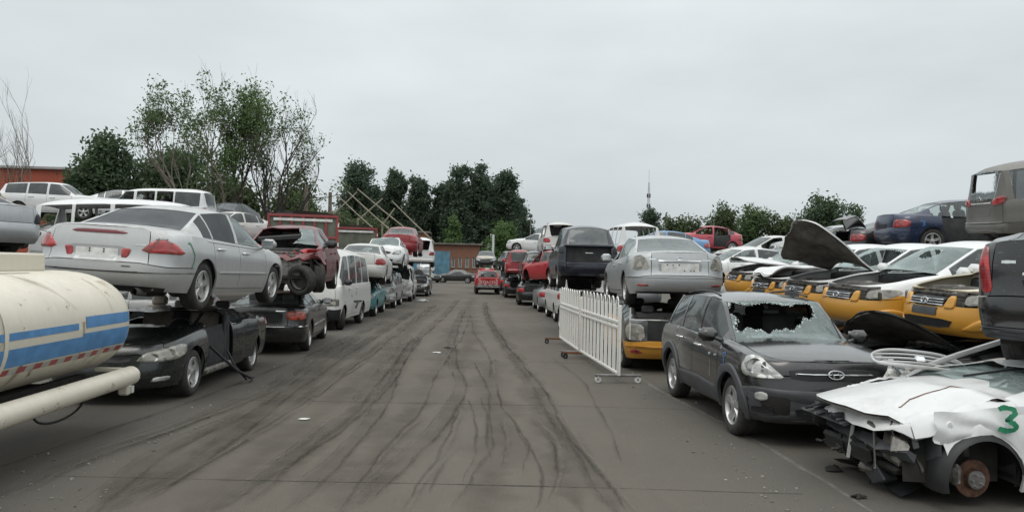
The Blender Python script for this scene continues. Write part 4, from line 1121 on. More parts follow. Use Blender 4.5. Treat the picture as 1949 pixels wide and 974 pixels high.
# dense poplars closing the road
pop = [(-19.6, 128, 18.0, 3.9), (-13.9, 132, 17.2, 2.7), (-9.2, 130, 16.2, 2.8), (-5.6, 132, 15.6, 2.6), (-2.6, 128, 17.6, 3.4), (1.4, 130, 18.2, 3.7), (5.0, 132, 17.4, 3.6), (-16.6, 139, 14.2, 4.2), (-10.6, 140, 13.0, 4.2), (-.8, 138, 15.0, 4.8), (7.6, 136, 13.6, 2.9)]
plab = ['leftmost dark poplar of the row, above the leaning poles', 'dark poplar with a pointed top, second of the row from the left', 'narrow dark poplar, third of the row from the left', 'narrow dark poplar just left of the widest gap in the row', 'tall dark poplar right of the gap in the row', 'tallest dark poplar, above the red pickup', 'dark poplar near the right end of the row', 'lower poplar behind the two leftmost poplars', 'lower poplar behind the narrow ones', 'lower poplar behind the tallest ones', 'shortest poplar at the right end of the row']
for k, (x, y, h, r) in enumerate(pop):
    dense_tree('poplar_tree', plab[k], (x, y, 0), h, r, 3.0, LF_POP, 100+k, 190, 60, .30, 'dark poplars closing the view', .85, .35, lobes=8)
for k, (x, y, h, r) in enumerate([(-3.2, 120, 9.0, 2.0), (4.4, 118, 8.4, 3.0)]):
    dense_tree('young_tree', ['pale green young tree in front of the poplars over the brick shed', 'light green rounded tree in front of the right end of the poplars'][k], (x, y, 0), h, r, 2.0, LF_BRIGHT, 130+k, 90, 55, .24)
# right-hand trees
rt = [(25.6, 95, 8.4, 2.8, LF_OLIVE, 'low olive tree above the red hatchback on the pile'), (30.0, 92, 9.6, 3.2, LF_OLIVE, 'olive green tree right of the low one behind the white wrecks'), (33.6, 95, 9.8, 3.4, LF_MID, 'rounded green tree, middle of the right-hand belt'), (37.6, 94, 8.6, 3.0, LF_OLIVE, 'low bushy tree between the two highest right-hand crowns'), (39.6, 88, 10.6, 3.5, LF_DARK, 'broad dark green tree behind the open boot lid'), (43.8, 92, 9.8, 3.2, LF_DARK, 'dark tree at the right end of the belt behind the blue sedan')]
for k, (x, y, h, r, mt, lab) in enumerate(rt):
    dense_tree('round_tree', lab, (x, y, 0), h, r, 1.5, mt, 150+k, 130, 60, .22, 'trees beyond the right rows', .8)
dense_tree('spiky_tree', 'dark fan-shaped tree at the foot of the telecom mast', (32.3, 142, 0), 12.8, 2.9, 3.0, LF_POP, 170, 120, 55, .26, lobes=6)
# far belt closing the horizon
m = MB(); q = np.random.default_rng(5)
C = np.c_[q.uniform(-420, 520, 1500), q.uniform(330, 420, 1500), q.random(1500)**.8*7.5]
leaves(m, C, 1.6, 16, 1.3, q); tag(m.build('distant_wood', LF_POP, smooth=False), 'low dark band of distant wood along the horizon', 'wood', kind='stuff')

# ------------------------------------------------------------------ posts and leaning poles
WOOD = simple('grey_wood', (.17, .145, .115), .9, var=.35, scale=3, bump=.3)
WOODB = simple('bleached_wood', (.30, .27, .21), .9, var=.3, scale=3)
for k, (x, z) in enumerate([(-12.05, 7.3), (-10.35, 6.9)]):
    m = MB(); m.tube([(0, 0, 0), (.02, 0, z*.6), (.0, 0, z)], [.17, .15, .13], 7); m.lathe([(.17, 0), (.18, .02)], 7, 'z')
    tag(m.build('wooden_post', WOOD), ['upright wooden post left of the other, behind the red stake truck', 'upright wooden post right of the other, behind the red stake truck'][k], 'post', 'wooden posts behind the truck').location = (x, 56, 0)
lean = [(-9.9, -7.4, 6.7, 4.5, 'nearest the wooden posts'), (-9.3, -6.3, 7.1, 4.5, 'second from the wooden posts'), (-8.6, -4.9, 7.3, 4.4, 'third from the wooden posts'), (-6.1, -3.2, 6.5, 3.8, 'reaching farthest right over the crimson sedan')]
for k, (x0, x1, z0, z1, w) in enumerate(lean):
    y = 56.5+k*.25
    root = empty('leaning_pole', (x1, y, 0), 0, 'long pole slanting down to the right, '+w, 'pole', 'crossed wooden poles')
    m = MB(); m.tube([(x0-x1, 0, z0), ((x0-x1)/2+.05, 0, (z0+z1)/2-.08), (0, 0, z1), (.25, 0, z1-.25)], [.05, .055, .06, .06], 6); m.build('pole', WOODB, root)
    m = MB(); m.tube([(.02, .12, 0), (.0, .12, z1+.15)], .08, 6); m.build('prop', WOOD, root)
for k, (x0, x1, z0, z1, w) in enumerate([(-10.1, -8.7, 5.7, 7.1, 'beside the wooden post'), (-8.4, -6.8, 5.2, 6.7, 'left of the centre'), (-6.6, -5.9, 5.0, 6.0, 'farthest right')]):
    y = 57.6; m = MB(); m.tube([(x0-.3, y, z0-.3), (x0, y, z0), (x1, y, z1)], .05, 6); m.tube([(x0-.2, y+.12, 0), (x0-.2, y+.12, z0)], .07, 6)
    tag(m.build('cross_pole', WOODB), 'pole slanting up to the right across the others, '+w, 'pole', 'crossed wooden poles')

# grit, glass crumbs and bits along both rows
m = MB(); q = np.random.default_rng(77)
n = 700; X = np.where(q.random(n) < .5, -2.9-np.abs(q.normal(0, .5, n)), 2.3+np.abs(q.normal(0, .5, n))); Y = 5.5+30*q.random(n)**1.7
for x, y in zip(X, Y):
    r = .004+.011*q.random()**3; m.box((x, y, r*.5), (r*2, r*1.5, r*1.2), rz=q.random()*3, bev=0)
tag(m.build('grit', simple('grit_bits', (.20, .19, .17), .9, var=.8, scale=3), smooth=False), 'loose grit and glass crumbs along the edges of the lane', 'grit', kind='stuff')
# ================================================================== tanker (near left)
CREAM = paint('tanker_cream', (.68, .635, .525), 0, .5, .26, .25, rust=.04)
def striped(name, a, b): return simple(name, a, .5, var=.18, scale=6)
TBLUE = striped('tanker_blue', (.085, .235, .46), 0); TRED = striped('reflective_red', (.30, .05, .05), 0); TWHITE = striped('reflective_white', (.40, .39, .36), 0)
TK = empty('tanker_truck', (-4.74, 5.15, 0), 0, 'cream tanker lorry with blue stripes and red-white reflective tape at the left edge', 'tanker')
ta, tb, tz = .83, .575, 1.185
def tank_pt(y, th, off=0.0):
    y = np.asarray(y, float); th = np.asarray(th, float)
    k = np.where(y > 3.85, np.sqrt(np.clip(1-((y-3.85)/.22)**2, 0, 1))*.12+.88, 1.0)
    ct, st = np.cos(th), np.sin(th)
    e = 2/2.35
    return np.stack([(ta*k+off)*np.sign(ct)*np.abs(ct)**e, y*np.ones_like(th), tz+(tb*k+off)*np.sign(st)*np.abs(st)**e], -1)
def th_of_z(z): 
    s = (z-tz)/tb; return np.arcsin(np.sign(s)*np.abs(s)**(2.35/2))
ys = np.r_[np.linspace(-4.2, 3.85, 20), 3.85+.22*np.sin(np.linspace(.15, 1.5708, 7))]; ths = np.linspace(0, 2*np.pi, 49)
G_ = tank_pt(ys[:, None]*np.ones(49)[None, :], np.ones(len(ys))[:, None]*ths[None, :])
m = MB(); m.grid(G_); e_ = G_[-1]; m.add(np.vstack([e_, [(0, ys[-1]+.06, tz)]]), [(i, i+1, 49) for i in range(48)]); m.build('tank', CREAM, TK, sharp=50)
def tank_band(name, y0, y1, z0, z1, mat, sl=0.0, off=.004):
    y = np.linspace(y0, y1, max(3, int((y1-y0)/.12)+2)); V = np.array([[tank_pt(yy, th_of_z(z+sl*(yy-y0)), off) for z in np.linspace(z0, z1, 4)] for yy in y])
    return MB().grid(V).build(name, mat, TK)
tank_band('blue_stripe', 2.95, 4.05, 1.195, 1.31, TBLUE); tank_band('blue_stripe', -4.1, 2.80, 1.19, 1.255, TBLUE); tank_band('blue_stripe', -4.1, 4.05, .955, 1.115, TBLUE); tank_band('blue_stripe', 2.90, 4.05, 1.112, 1.145, TBLUE)
for k in range(26):
    y0 = -2.9+k*.265
    if y0 < 4: tank_band('reflective_tape', y0, y0+.13, .885, .938, TRED); tank_band('reflective_tape', y0+.135, y0+.26, .885, .938, TWHITE)
for yy in (-1.2, 1.6):
    V = np.array([[tank_pt(yy+q, t, .006) for q in (-.03, .03)] for t in np.linspace(-.6, 3.7, 40)]); MB().grid(V).build('weld_seam', CREAM, TK)
STAIN = track_mat('rust_drip_stain', (.20, .135, .07), .75, sc=5.0)
for y0, t0, t1, w_, sw in ((2.35, 1.50, .30, .10, .38), (1.55, 1.2, -.15, .05, .0), (3.5, 1.0, .2, .04, .03), (3.75, .9, .55, .10, .05), (.7, 1.3, .1, .06, .0), (2.9, .1, -.7, .05, .02), (3.4, -.2, -.8, .08, .0), (1.9, -.3, -.9, .07, .02)):
    tt = np.linspace(t0, t1, 16); V = np.array([[tank_pt(y0+sw*(1-(t-t1)/(t0-t1))**1.5*1.2+k_*w_*(.6+.4*math.sin(t*9)), t, .003) for k_ in (-1, -.5, 0, .5, 1)] for t in tt])
    o = MB().grid(V).build('drip_stain', STAIN, TK); at_ = o.data.attributes.new('edge', 'FLOAT', 'POINT'); at_.data.foreach_set('value', (np.tile([0, .6, 1, .6, 0], 16)*np.repeat(np.linspace(1, .2, 16), 5)).astype(float))
m = MB(); V = np.array([[tank_pt(y_, th_, .004) for th_ in (1.28, 1.30)] for y_ in np.linspace(-3.5, 2.9, 20)]); m.grid(V); m.build('weld_line', STEEL, TK)
m = MB(); m.box((-.30, .1, tz+tb+.085), (.78, 6.9, .20), bev=.02); m.build('top_walkway', CREAM, TK)
m = MB(); m.tube([(-.05, 2.0, 1.84), (-.05, 2.0, 2.02), (-.05, 2.04, 2.06), (-.05, 2.52, 2.06), (-.05, 2.57, 2.02), (-.05, 2.57, 1.84)], .016, 8); m.build('hand_rail', simple('rail_brass', (.35, .28, .14), .5, .3), TK)
m = MB(); m.box((-.32, 1.75, 2.14), (.16, .22, .62), bev=.03); m.build('yellow_brown_post', simple('ochre_board', (.42, .27, .10), .7, var=.3), TK)  # yellow-brown wooden post standing on the tanker top
m = MB(); m.tube([(.86, -3.6, .58), (.86, 3.95, .58)], .105, 20); m.lathe([(.105, 3.95), (.085, 4.0), (.001, 4.01)], 20, 'y', (.86, 0, .58)); m.build('side_pipe', CREAM, TK)
for y in (-1.0, 1.35, 3.8):
    m = MB(); m.box((.86, y, .455), (.12, .10, .15), bev=.02); m.box((.70, y, .66), (.34, .06, .05), bev=.01); m.build('pipe_bracket', CREAM, TK)
m = MB(); m.box((.93, 3.83, .44), (.02, .06, .08), bev=.005); m.build('data_plate', RAGW, TK)
m = MB(); a = np.linspace(0, 3.3, 12); m.tube(np.c_[np.full(12, .8), 2.55+.45*np.sin(a-1.6), .47-.13*np.sin(a)], .012, 6); m.build('hanging_cable', BLACK, TK)
m = MB(); 
for x in (-.38, .38): m.box((x, -.2, .53), (.1, 8.0, .16), bev=.01)
for y in (-3, -1, 1, 3): m.box((0, y, .55), (.8, .12, .12), bev=.01)
m.build('chassis', UNDER, TK)
ty, rm = wheel_meshes(.45, .26, 'steel')
for y in (-1.6,):
    for s in (1, -1): o = inst('wheel', ty, TK, (s*.62, y, .45), (0, 0, 0 if s < 0 else math.pi)); inst('rim', rm, o)
m = MB(); m.box((0, -4.9, 1.35), (2.0, 1.3, 1.9), bev=.15); m.build('cab', CREAM, TK)

# ================================================================== white caster barrier
WBAR = paint('barrier_white', (.78, .77, .73), 0, .5, .10, .15, rust=.06)
def barrier(label, p0, p1, nh, h):
    p0, p1 = np.array(p0), np.array(p1); d = p1-p0; L = float(np.hypot(*d)); rz = math.atan2(d[1], d[0])
    root = empty('crowd_barrier', (p0[0], p0[1], 0), rz, label, 'barrier', 'white wheeled crowd barriers'); lo = .16
    for z in (lo, .93, 1.02):
        m = MB(); m.box((L/2, 0, z), (L, .035, .045), bev=.005); m.build('rail', WBAR, root)
    m = MB(); m.box((L/2, -.022, .975), (L*.72, .006, .11), bev=.001); m.build('name_strip', WBAR, root)
    for x in (0, L):
        m = MB(); m.box((x, 0, (lo+h-.16)/2), (.06, .05, h-.16-lo+.06), bev=.008); m.build('post', WBAR, root)
    sp = (L-.1)/nh; a = np.linspace(0, math.pi, 9)
    hp = MB(); w = sp*.5; hp.tube(np.vstack([[(-w/2, 0, lo)], np.c_[-w/2*np.cos(a), np.zeros(9), h-w/2+w/2*np.sin(a)], [(w/2, 0, lo)]]), .0115, 6); me = hp.mesh('hoop_bar', WBAR)
    bp = MB(); bp.tube([(0, 0, lo), (0, 0, h-.12)], .009, 6); mb_ = bp.mesh('bar', WBAR)
    for k in range(nh):
        inst('hoop_bar', me, root, (.05+sp*(k+.5), 0, 0)); 
        if k: inst('bar', mb_, root, (.05+sp*k, 0, 0))
    for x in (.06, L-.06):
        m = MB(); m.box((x, 0, .125), (.05, .78, .04), bev=.006); bs = m.build('base_foot', RUST if x > 1 else STEEL, root)
        for s in (-1, 1):
            m = MB(); m.lathe([(.02, -.018), (.05, -.018), (.056, -.01), (.056, .01), (.05, .018), (.02, .018)], 18, 'x', (x, s*.34, .056)); m.box((x, s*.34, .10), (.05, .03, .05), bev=.005); m.build('caster', RAGW if x < 1 and p0[1] < 14 else BLACK, bs)
    return root
barrier('near white wheeled barrier panel standing beside the black SUV', (2.47, 12.95), (2.31, 16.42), 10, 1.44)
barrier('far white wheeled barrier panel beyond the near one', (2.30, 16.55), (2.22, 19.6), 9, 1.42)

# ================================================================== cars: shared helpers for damage
def chain(*fs):
    def f(V):
        V = V.copy()
        for g in fs: V = g(V)
        return V
    return f
def crush(z0, k, tilt=0.0, amp=.02, seed=1, xmax=9.0):
    def f(V):
        d = np.clip(V[:, 2]-(z0+tilt*V[:, 0]), 0, None)*(V[:, 0] < xmax); n = hnoise(V, 3.0, seed)
        V[:, 2] -= d*(1-k); V[:, 2] += n*amp*(d > 0); V[:, 1] += n*amp*(d > 0)
        return V
    return f
def crumple(x0, amp, seed=1, s=5.0, back=0.0, sign=1):
    def f(V):
        t = np.clip((sign*V[:, 0]-x0)/.6, 0, 1); 
        V[:, 0] -= sign*back*np.clip(sign*V[:, 0]-x0, 0, None)
        V[:, 0] += t*amp*hnoise(V, s, seed); V[:, 1] += t*amp*hnoise(V, s, seed+3); V[:, 2] += t*amp*hnoise(V, s*1.2, seed+7)
        return V
    return f
def dents(amp, s=2.2, seed=4):
    def f(V):
        n = hnoise(V, s, seed); V[:, 1] -= np.sign(V[:, 1])*np.clip(n-.25, 0, 1)*amp; V[:, 2] -= np.clip(hnoise(V, s, seed+9)-.4, 0, 1)*amp*.6*(V[:, 2] > .8)
        return V
    return f
def swing(x, z, deg, dx=0., dy=0., dz=0., bend=0.0, seed=2, sc=1.0, twist=0.0):
    """open a lid hinged across the car at (x,z)"""
    a = math.radians(deg)
    def f(mb):
        V = mb.verts(); X, Z = (V[:, 0]-x)*sc, V[:, 2]-z
        V2 = np.c_[x+X*math.cos(a)-Z*math.sin(a)+dx, V[:, 1]+dy, z+X*math.sin(a)+Z*math.cos(a)+dz]
        if twist: V2[:, 2] += twist*V[:, 1]*np.clip(np.abs(X)/.8, 0, 1.5)
        if bend:
            t = np.clip(np.abs(X)/1.0, 0, 1.3); V2[:, 2] += bend*(np.sin(V[:, 1]*2.5+seed)*t*.6+hnoise(V, 2.2, seed)*t*.5); V2[:, 0] += bend*.4*hnoise(V, 3, seed+1)*t
        mb.v = [V2]
    return f
def doorswing(x, y, deg, dx=0., dy=0.):
    a = math.radians(deg)
    def f(mb):
        V = mb.verts(); X, Y = V[:, 0]-x, V[:, 1]-y
        mb.v = [np.c_[x+X*math.cos(a)-Y*math.sin(a)+dx, y+X*math.sin(a)+Y*math.cos(a)+dy, V[:, 2]]]
    return f
P = dict(
 silver=paint('paint_silver', (.52, .53, .53), .45, .34, .40), silver2=paint('paint_silver_cool', (.48, .50, .51), .5, .34, .44), silver3=paint('paint_silver_dull', (.36, .37, .37), .4, .45, .4),
 white=paint('paint_white', (.66, .67, .665), 0, .4, .24), white2=paint('paint_white_dusty', (.60, .60, .575), 0, .5, .38), cream=paint('paint_beige', (.46, .42, .33), .1, .5, .4),
 black=paint('paint_black', (.006, .0065, .007), .0, .22, .07, 1.0), black2=paint('paint_black_dusty', (.008, .009, .010), .0, .28, .14, .8), green=paint('paint_black_green', (.007, .012, .012), .1, .26, .12, .8),
 navy=paint('paint_navy', (.007, .011, .024), .2, .28, .14, .7), blue=paint('paint_dark_blue', (.010, .022, .060), .2, .3, .18, .7), red=paint('paint_red', (.42, .016, .022), .0, .38, .18), maroon=paint('paint_maroon', (.115, .012, .018), .2, .4, .30, rust=.1), crim=paint('paint_crimson', (.25, .014, .024), .15, .38, .22),
 pink=paint('paint_faded_red', (.40, .045, .07), .0, .45, .15), teal=paint('paint_teal', (.05, .24, .26), .1, .45, .30), grey=paint('paint_grey_brown', (.115, .110, .098), .3, .42, .42), steel=paint('paint_steel', (.16, .17, .18), .4, .4, .35), cyan=paint('paint_light_blue', (.10, .24, .44), 0, .5, .3),
 yellow=paint('paint_taxi_yellow', (.60, .285, .028), 0, .42, .16), taxi=paint('paint_taxi', (.60, .285, .028), 0, .42, .16, split=(.665, .0), col2=(.66, .67, .665)), taxi2=paint('paint_taxi_beige', (.60, .285, .028), 0, .42, .16, split=(.64, .0), col2=(.62, .56, .42)))
CLAD = simple('cladding_grey', (.060, .062, .066), .5, var=.2)

# ================================================================== LEFT ROW
# L1 bottom: dark saloon facing us, roof crushed, near door gone
S = sedan(4.83, 2.74, 1.455, .91, .95, .32)
c = Car('sedan_car', 'crushed dark green-black saloon facing the camera under the silver sedan, door missing', 'car', S, P['green'], omit={'door0L', 'window0L', 'windshield'}, deform=chain(crush(.93, .42, .02, .025, 2), crumple(1.7, .02, 3, 4)), rim='star', wheels=(1, 1, (0, -.02), 1), seatb=True, angles={'door1L': doorswing(-.2, .9, -9), 'hood': swing(.98, .95, -1.5, bend=.03)})
W = .91
c.both(c.nose, 'headlight', [(.46, .55), (.98, .55), (1.22, .62), (1.27, .74), (1.16, .765), (.86, .735), (.56, .66)], lens('lamp_lens_yellowed', (.36, .355, .31)), bulge=.02)
for s in (1, -1):
    for u_, z_, r_ in ((.70, .62, .055), (.92, .655, .065)):
        m = MB(); p_ = c.at('n', np.array([s*u_]), z_, .022)[0]; m.lathe([(.001, -.004), (r_*.6, .004), (r_*.95, .016), (r_, .017), (r_*.95, .004)], 16, 'x', p_); c.put(m, 'lamp_bowl', CHROME)
c.nose('grille', [(-.40, .56), (.40, .56), (.44, .66), (-.44, .66)], BLACK, bulge=-.01); c.nose('air_intake', [(-.55, .25), (.55, .25), (.6, .37), (-.6, .37)], BLACK, bulge=-.005)
c.both(c.nose, 'fog_light', [(.66, .29), (.93, .30), (.93, .36), (.68, .355)], CLEAR_LENS); c.both(c.tail, 'taillight', [(.5, .74), (1.18, .74), (.98, .9), (.7, .95)], RED_LENS)
c.flank('side_moulding', [(-.25, .50), (-1.0, .50), (-1.0, .535), (-.25, .535)], STEEL, s=1); c.flank('belt_chrome', [(-.25, .885), (-1.2, .905), (-1.2, .92), (-.25, .90)], CHROME, s=1)
m = MB(); m.box((-.16, .80, .70), (.10, .10, 1.0), bev=.03); m.box((-.04, .83, .60), (.04, .03, .75), bev=.01); c.put(m, 'door_pillar', GREYP)
m = MB(); m.box((.35, .86, .27), (1.2, .08, .10), bev=.03); c.put(m, 'door_sill', ENGM)
m = MB(); q = [(.75, .88, .62), (.6, 1.0, .45), (.35, 1.15, .22), (.05, 1.28, .06), (-.25, 1.22, .03)]; m.tube(q, .022, 6); m.tube([(.2, .95, .5), (.3, 1.1, .28), (.1, 1.22, .05)], .018, 6); c.put(m, 'hanging_seal', BLACK, deform=False)
c.place((-4.73, 12.5, 0), 179, .4, .6)

# L1 top: silver sedan, tail towards us
S = sedan(4.83, 2.74, 1.47, .91, .95, .325, htr=.40, ytr=.66, hbt=.42)
c = Car('sedan_car', 'silver sedan with red taillights stacked tail-first on the dark saloon behind the tanker', 'car', S, P['silver'], glassm=G_GREY, rim='star', mats={'rear_window': G_GREY, 'handle': CHROME, 'window0R': G_CLEAR})
for s in (1, -1):
    q = [(s*u, z) for u, z in [(.52, .735), (1.20, .735), (1.0, .87), (.86, .91), (.70, .91)]]; o = c.tail('taillight', q, RED_LENS, bulge=.014, off=.008)
    c.tail('reverse_lens', [(s*u, z) for u, z in [(.71, .905), (.87, .905), (.90, .925), (.82, .952), (.76, .95)]], CLEAR_LENS, parent=o, off=.008)
c.tail('plate_recess', [(-.36, .595), (.36, .595), (.45, .80), (-.45, .80)], P['silver3'], off=.004, bulge=0, skirt=.01)  # flush panel in darker silver, the recess's shade put into its colour
c.tail('number_plate', [(-.27, .615), (.27, .615), (.27, .765), (-.27, .765)], PLATEW, off=.010, bulge=0, rnd=0)
for s in (1, -1): c.tail('reflector', [(s*.31, .63), (s*.38, .64), (s*.43, .775), (s*.31, .775)], RED_LENS, off=.008, bulge=.006)
for u in (-.09, .09):
    for z in (.72, .75): c.tail('bolt', [(u-.01, z-.009), (u+.01, z-.009), (u+.01, z+.009), (u-.01, z+.009)], BLACK, off=.014, bulge=.004)
c.tail('high_brake_light', [(-.37, .965), (-.30, .95), (.30, .95), (.37, .965), (.28, .995), (-.28, .995)], simple('brake_strip', (.12, .008, .012), .3, coat=.6), off=.006, bulge=.006)
c.tail('bumper_seam', [(-1.5, .50), (-.8, .485), (-.4, .475), (.4, .475), (.8, .485), (1.5, .50), (1.5, .508), (.8, .495), (.4, .485), (-.4, .485), (-.8, .495), (-1.5, .508)], BLACK, off=.002, bulge=.001, skirt=.004, rnd=0)
c.tail('lower_valance', [(-.9, .24), (.9, .24), (.9, .315), (-.9, .315)], BLACK, off=.004, bulge=.004)
c.flank('side_moulding', [(.95, .50), (-.95, .50), (-.95, .535), (.95, .535)], P['silver3'], s=-1); c.flank('belt_chrome', [(.75, .905), (-1.3, .945), (-1.3, .958), (.75, .918)], CHROME, s=-1)
m = MB(); m.lathe([(.045, -.0), (.047, .22), (.055, .23), (.05, .235), (.04, .20)], 16, 'x', (-2.47, -.50, .25)); c.put(m, 'exhaust_tip', STEEL)
c.mirrors(); 
c.ribbon('paint_squiggle', [(-1.92, .885), (-1.88, .90), (-1.84, .87), (-1.80, .80), (-1.76, .74), (-1.76, .67), (-1.80, .60), (-1.86, .56)], .022, PAINT_GREEN, lambda x, z, o: c.side(x, z, -1, o))
c.ribbon('badge', [(-.62, .83), (-.45, .83)], .02, CHROME, lambda u, z, o: c.at('t', u, z, o)); c.ribbon('badge', [(-.45, .555), (-.33, .555)], .016, GREYP, lambda u, z, o: c.at('t', u, z, o))
c.place((-4.46, 12.3, 1.24), -5.2, -.8, 2.4)

# L2 bottom: black saloon tail towards us
S = sedan(4.79, 2.80, 1.46, .88, .93, .32, htr=.44, hbt=.42)
c = Car('sedan_car', 'black saloon with square orange-red taillight on the ground under the maroon wreck', 'car', S, P['black2'], deform=crush(.98, .55, .03, .02, 5), glassm=G_DARK)
c.both(c.tail, 'taillight', [(.50, .72), (.97, .72), (1.0, .90), (.52, .90)], lens('tail_lens_amber', (.50, .06, .03)))
c.tail('bumper_chrome', [(-1.15, .575), (1.15, .575), (1.15, .600), (-1.15, .600)], CHROME, off=.012, bulge=.006, rnd=0); c.tail('plate_recess', [(-.42, .70), (.42, .70), (.44, .86), (-.44, .86)], BLACK, bulge=-.01)
c.tail('bumper_step', [(-1.3, .40), (1.3, .40), (1.3, .412), (-1.3, .412)], GREYP, off=.006, bulge=.002, rnd=0); c.ribbon('badge', [(.26, .93), (.48, .93)], .025, CHROME, lambda u, z, o: c.at('t', -u, z, o))
c.flank('side_moulding', [(1.0, .50), (-1.0, .50), (-1.0, .54), (1.0, .54)], CHROME, s=-1); c.mirrors(BLACK); basics(c, tailm=False)
c.place((-4.45, 18.42, 0), 4.0)

# L2 top: maroon wreck, front torn off
S = sedan(4.5, 2.62, 1.45, .875, .85, .31)
hole = lambda x, y, z: .28*(y-.10)-.02+.35*max(0, z-1.22)+.06*math.sin(9*y+7*z) if y < .62 else 1
c = Car('wrecked_car', 'maroon wreck with its front torn off and windscreen gone, piled on the black saloon', 'car', S, P['maroon'], omit={'front_bumper', 'hood', 'windshield'}, deform=chain(crush(1.05, .95, 0, .03, 8), crumple(1.0, .10, 5, 6, .35), dents(.05)), rim='seven', wheels=((0.25, 0), 0, 1, 1), hole={'windshield': hole}, wind=G_CRACK)
mb = c.cells(c.P['windshield'], off=-.008, skirt=0, gap=0); c.broken('windshield', c.P['windshield'], lambda x, y, z: 2.0*(y-.28)+.1*math.sin(14*z+3*y), G_CRACK)
c.engine(True, 9); q = random.Random(3)
for k in range(14):
    x, y, z = q.uniform(1.35, 1.75), q.uniform(-.7, .7), q.uniform(.30, .92)
    mat = [ENGINE, P['red'], ENGM, ENGINE, BLACK, RUST][k % 6]; m = MB(); m.box((x, y, z), (q.uniform(.05, .25), q.uniform(.1, .4), q.uniform(.03, .16)), bev=.015, M=Matrix.Rotation(q.uniform(-.9, .9), 3, 'Z') @ Matrix.Rotation(q.uniform(-.6, .6), 3, 'X')); c.put(m, 'torn_part', mat)
m = MB(); m.box((1.62, .2, .62), (.05, .55, .07), bev=.01, M=Matrix.Rotation(.3, 3, 'X')); m.box((1.66, .35, .70), (.04, .28, .14), bev=.01, M=Matrix.Rotation(-.5, 3, 'X')); c.put(m, 'bent_crossmember', P['red'])
m = MB(); m.lathe([(.05, .78), (.05, .92), (.035, .94), (.035, 1.0), (.001, 1.0)], 12, 'z', (1.55, -.25, 0)); c.put(m, 'fluid_bottle', RAGW)
m = MB(); m.box((.55, -.1, 1.13), (.06, 1.1, .12), bev=.05, M=Matrix.Rotation(.08, 3, 'X')); c.put(m, 'fallen_dash_pad', BLACK)
ty, rm = wheel_meshes(.30, .20, 'seven'); o = inst('wheel', ty, c.root, (1.62, .45, .26), (.15, 0, 1.1)); inst('rim', rm, o)
basics(c, head=None, grille=False, fog=False); c.mirrors(BLACK, skip=(-1,))
c.place((-3.95, 17.05, 1.28), 184.5, .2, 1.4)

# L3: white high-roof van
S = van(4.7, 2.6, 2.34, .845, .68, .33)
c = Car('minivan', 'white high-roof minibus with flat front and dark windows in the left row', 'van', S, P['white2'], glassm=G_DARK, rim='steel', wheels=((.35, 0), (.35, 0), 1, 1), mats={'front_bumper': BLACK})
c.both(c.nose, 'headlight', [(.44, .70), (.80, .70), (.86, .71), (.86, .90), (.80, .91), (.44, .90)], SMOKE_LENS); c.nose('grille', [(-.42, .73), (.42, .73), (.42, .88), (-.42, .88)], BLACK)
c.flank('side_rub_strip', [(.15, .74), (-1.0, .70), (-1.0, .75), (.15, .79)], BLACK, s=1, off=.02); c.mirrors(BLACK); c.both(c.tail, 'taillight', [(.72, .8), (.88, .8), (.88, 1.1), (.72, 1.1)], RED_LENS)
c.box_part('loose_strip', (.18, .95, .66), (.34, .05, .05), BLACK, .01, Matrix.Rotation(.5, 3, 'Y'))
c.flank('rust_patch', [(.32, .86), (.38, .90), (.37, .99), (.31, .96)], RUST, s=1, off=.002, bulge=.001); c.flank('rust_patch', [(-.30, 1.0), (-.18, .92), (-.16, .95), (-.28, 1.03)], RUST, s=1, off=.002, bulge=.001)
c.place((-4.42, 23.85, 0), 176.5)

def quick(name, label, cat, S, pm, loc, hd, pitch=0, roll=0, lamps=True, wind=None, gm=None, group=None, lod=1.6, **k):
    c = Car(name, label, cat, S, pm, lod=lod, glassm=gm or G_DARK, wind=wind or G_DARK, group=group, **k)
    if lamps: basics(c)
    c.place(loc, hd, pitch, roll); return c
GL, GR, GB, GU = 'cars piled along the left side', 'cars piled along the right side', 'wrecks in the back rows', 'taxis parked nose-out on the right'
quick('hatchback_car', 'teal hatchback on the ground beneath the white sedan with a red rear lamp', 'car', twobox(4.0, 2.5, 1.46, .84, .8, .30), P['teal'], (-4.3, 29.7, 0), 180, group=GL, deform=crush(.92, .5, 0, .03, 3))
c = quick('sedan_car', 'pale silver sedan seen tail-first above the teal hatchback, red wraparound lamps', 'car', sedan(4.6, 2.68, 1.47, .89, .92, .325), P['white2'], (-4.0, 29.0, 1.16), 2, -1, 1.0, group=GL, lod=1.2, wind=G_CLEAR, gm=G_CLEAR)
c = quick('minivan', 'silver minivan with a smashed face on the ground, two places beyond the white minibus', 'van', van(4.3, 2.6, 1.8, .84, .75, .31), P['silver3'], (-4.15, 35.3, 0), 180, group=GL, deform=chain(crush(1.1, .75, 0, .05, 4), crumple(1.3, .06, 2)), omit={'windshield'})
quick('sedan_car', 'white sedan with a buckled roof facing us, piled on the silver minivan', 'car', sedan(4.5, 2.65, 1.5, .88, .9, .31), P['white'], (-3.85, 34.6, 1.62), 181, 2, 2, group=GL, wind=G_CRACK, deform=chain(crumple(-.4, .05, 6, 3), crush(1.3, .7, .2, .05, 7)))
quick('sedan_car', 'dark crimson sedan seen tail-first at the top of the left pile', 'car', sedan(4.5, 2.65, 1.46, .88, .9, .315), P['crim'], (-3.55, 39.2, 2.30), -1, 1, 1, group=GL, wind=G_CLEAR, gm=G_CLEAR)
quick('minivan', 'battered white van facing us below the crimson sedan', 'van', van(4.4, 2.6, 1.95, .83, .7, .31), P['white2'], (-3.95, 41.6, 0), 181, group=GL, omit={'windshield', 'door0L', 'window0L'}, deform=chain(crush(1.3, .9, 0, .05, 9), crumple(1.2, .08, 5)), rim='steel')
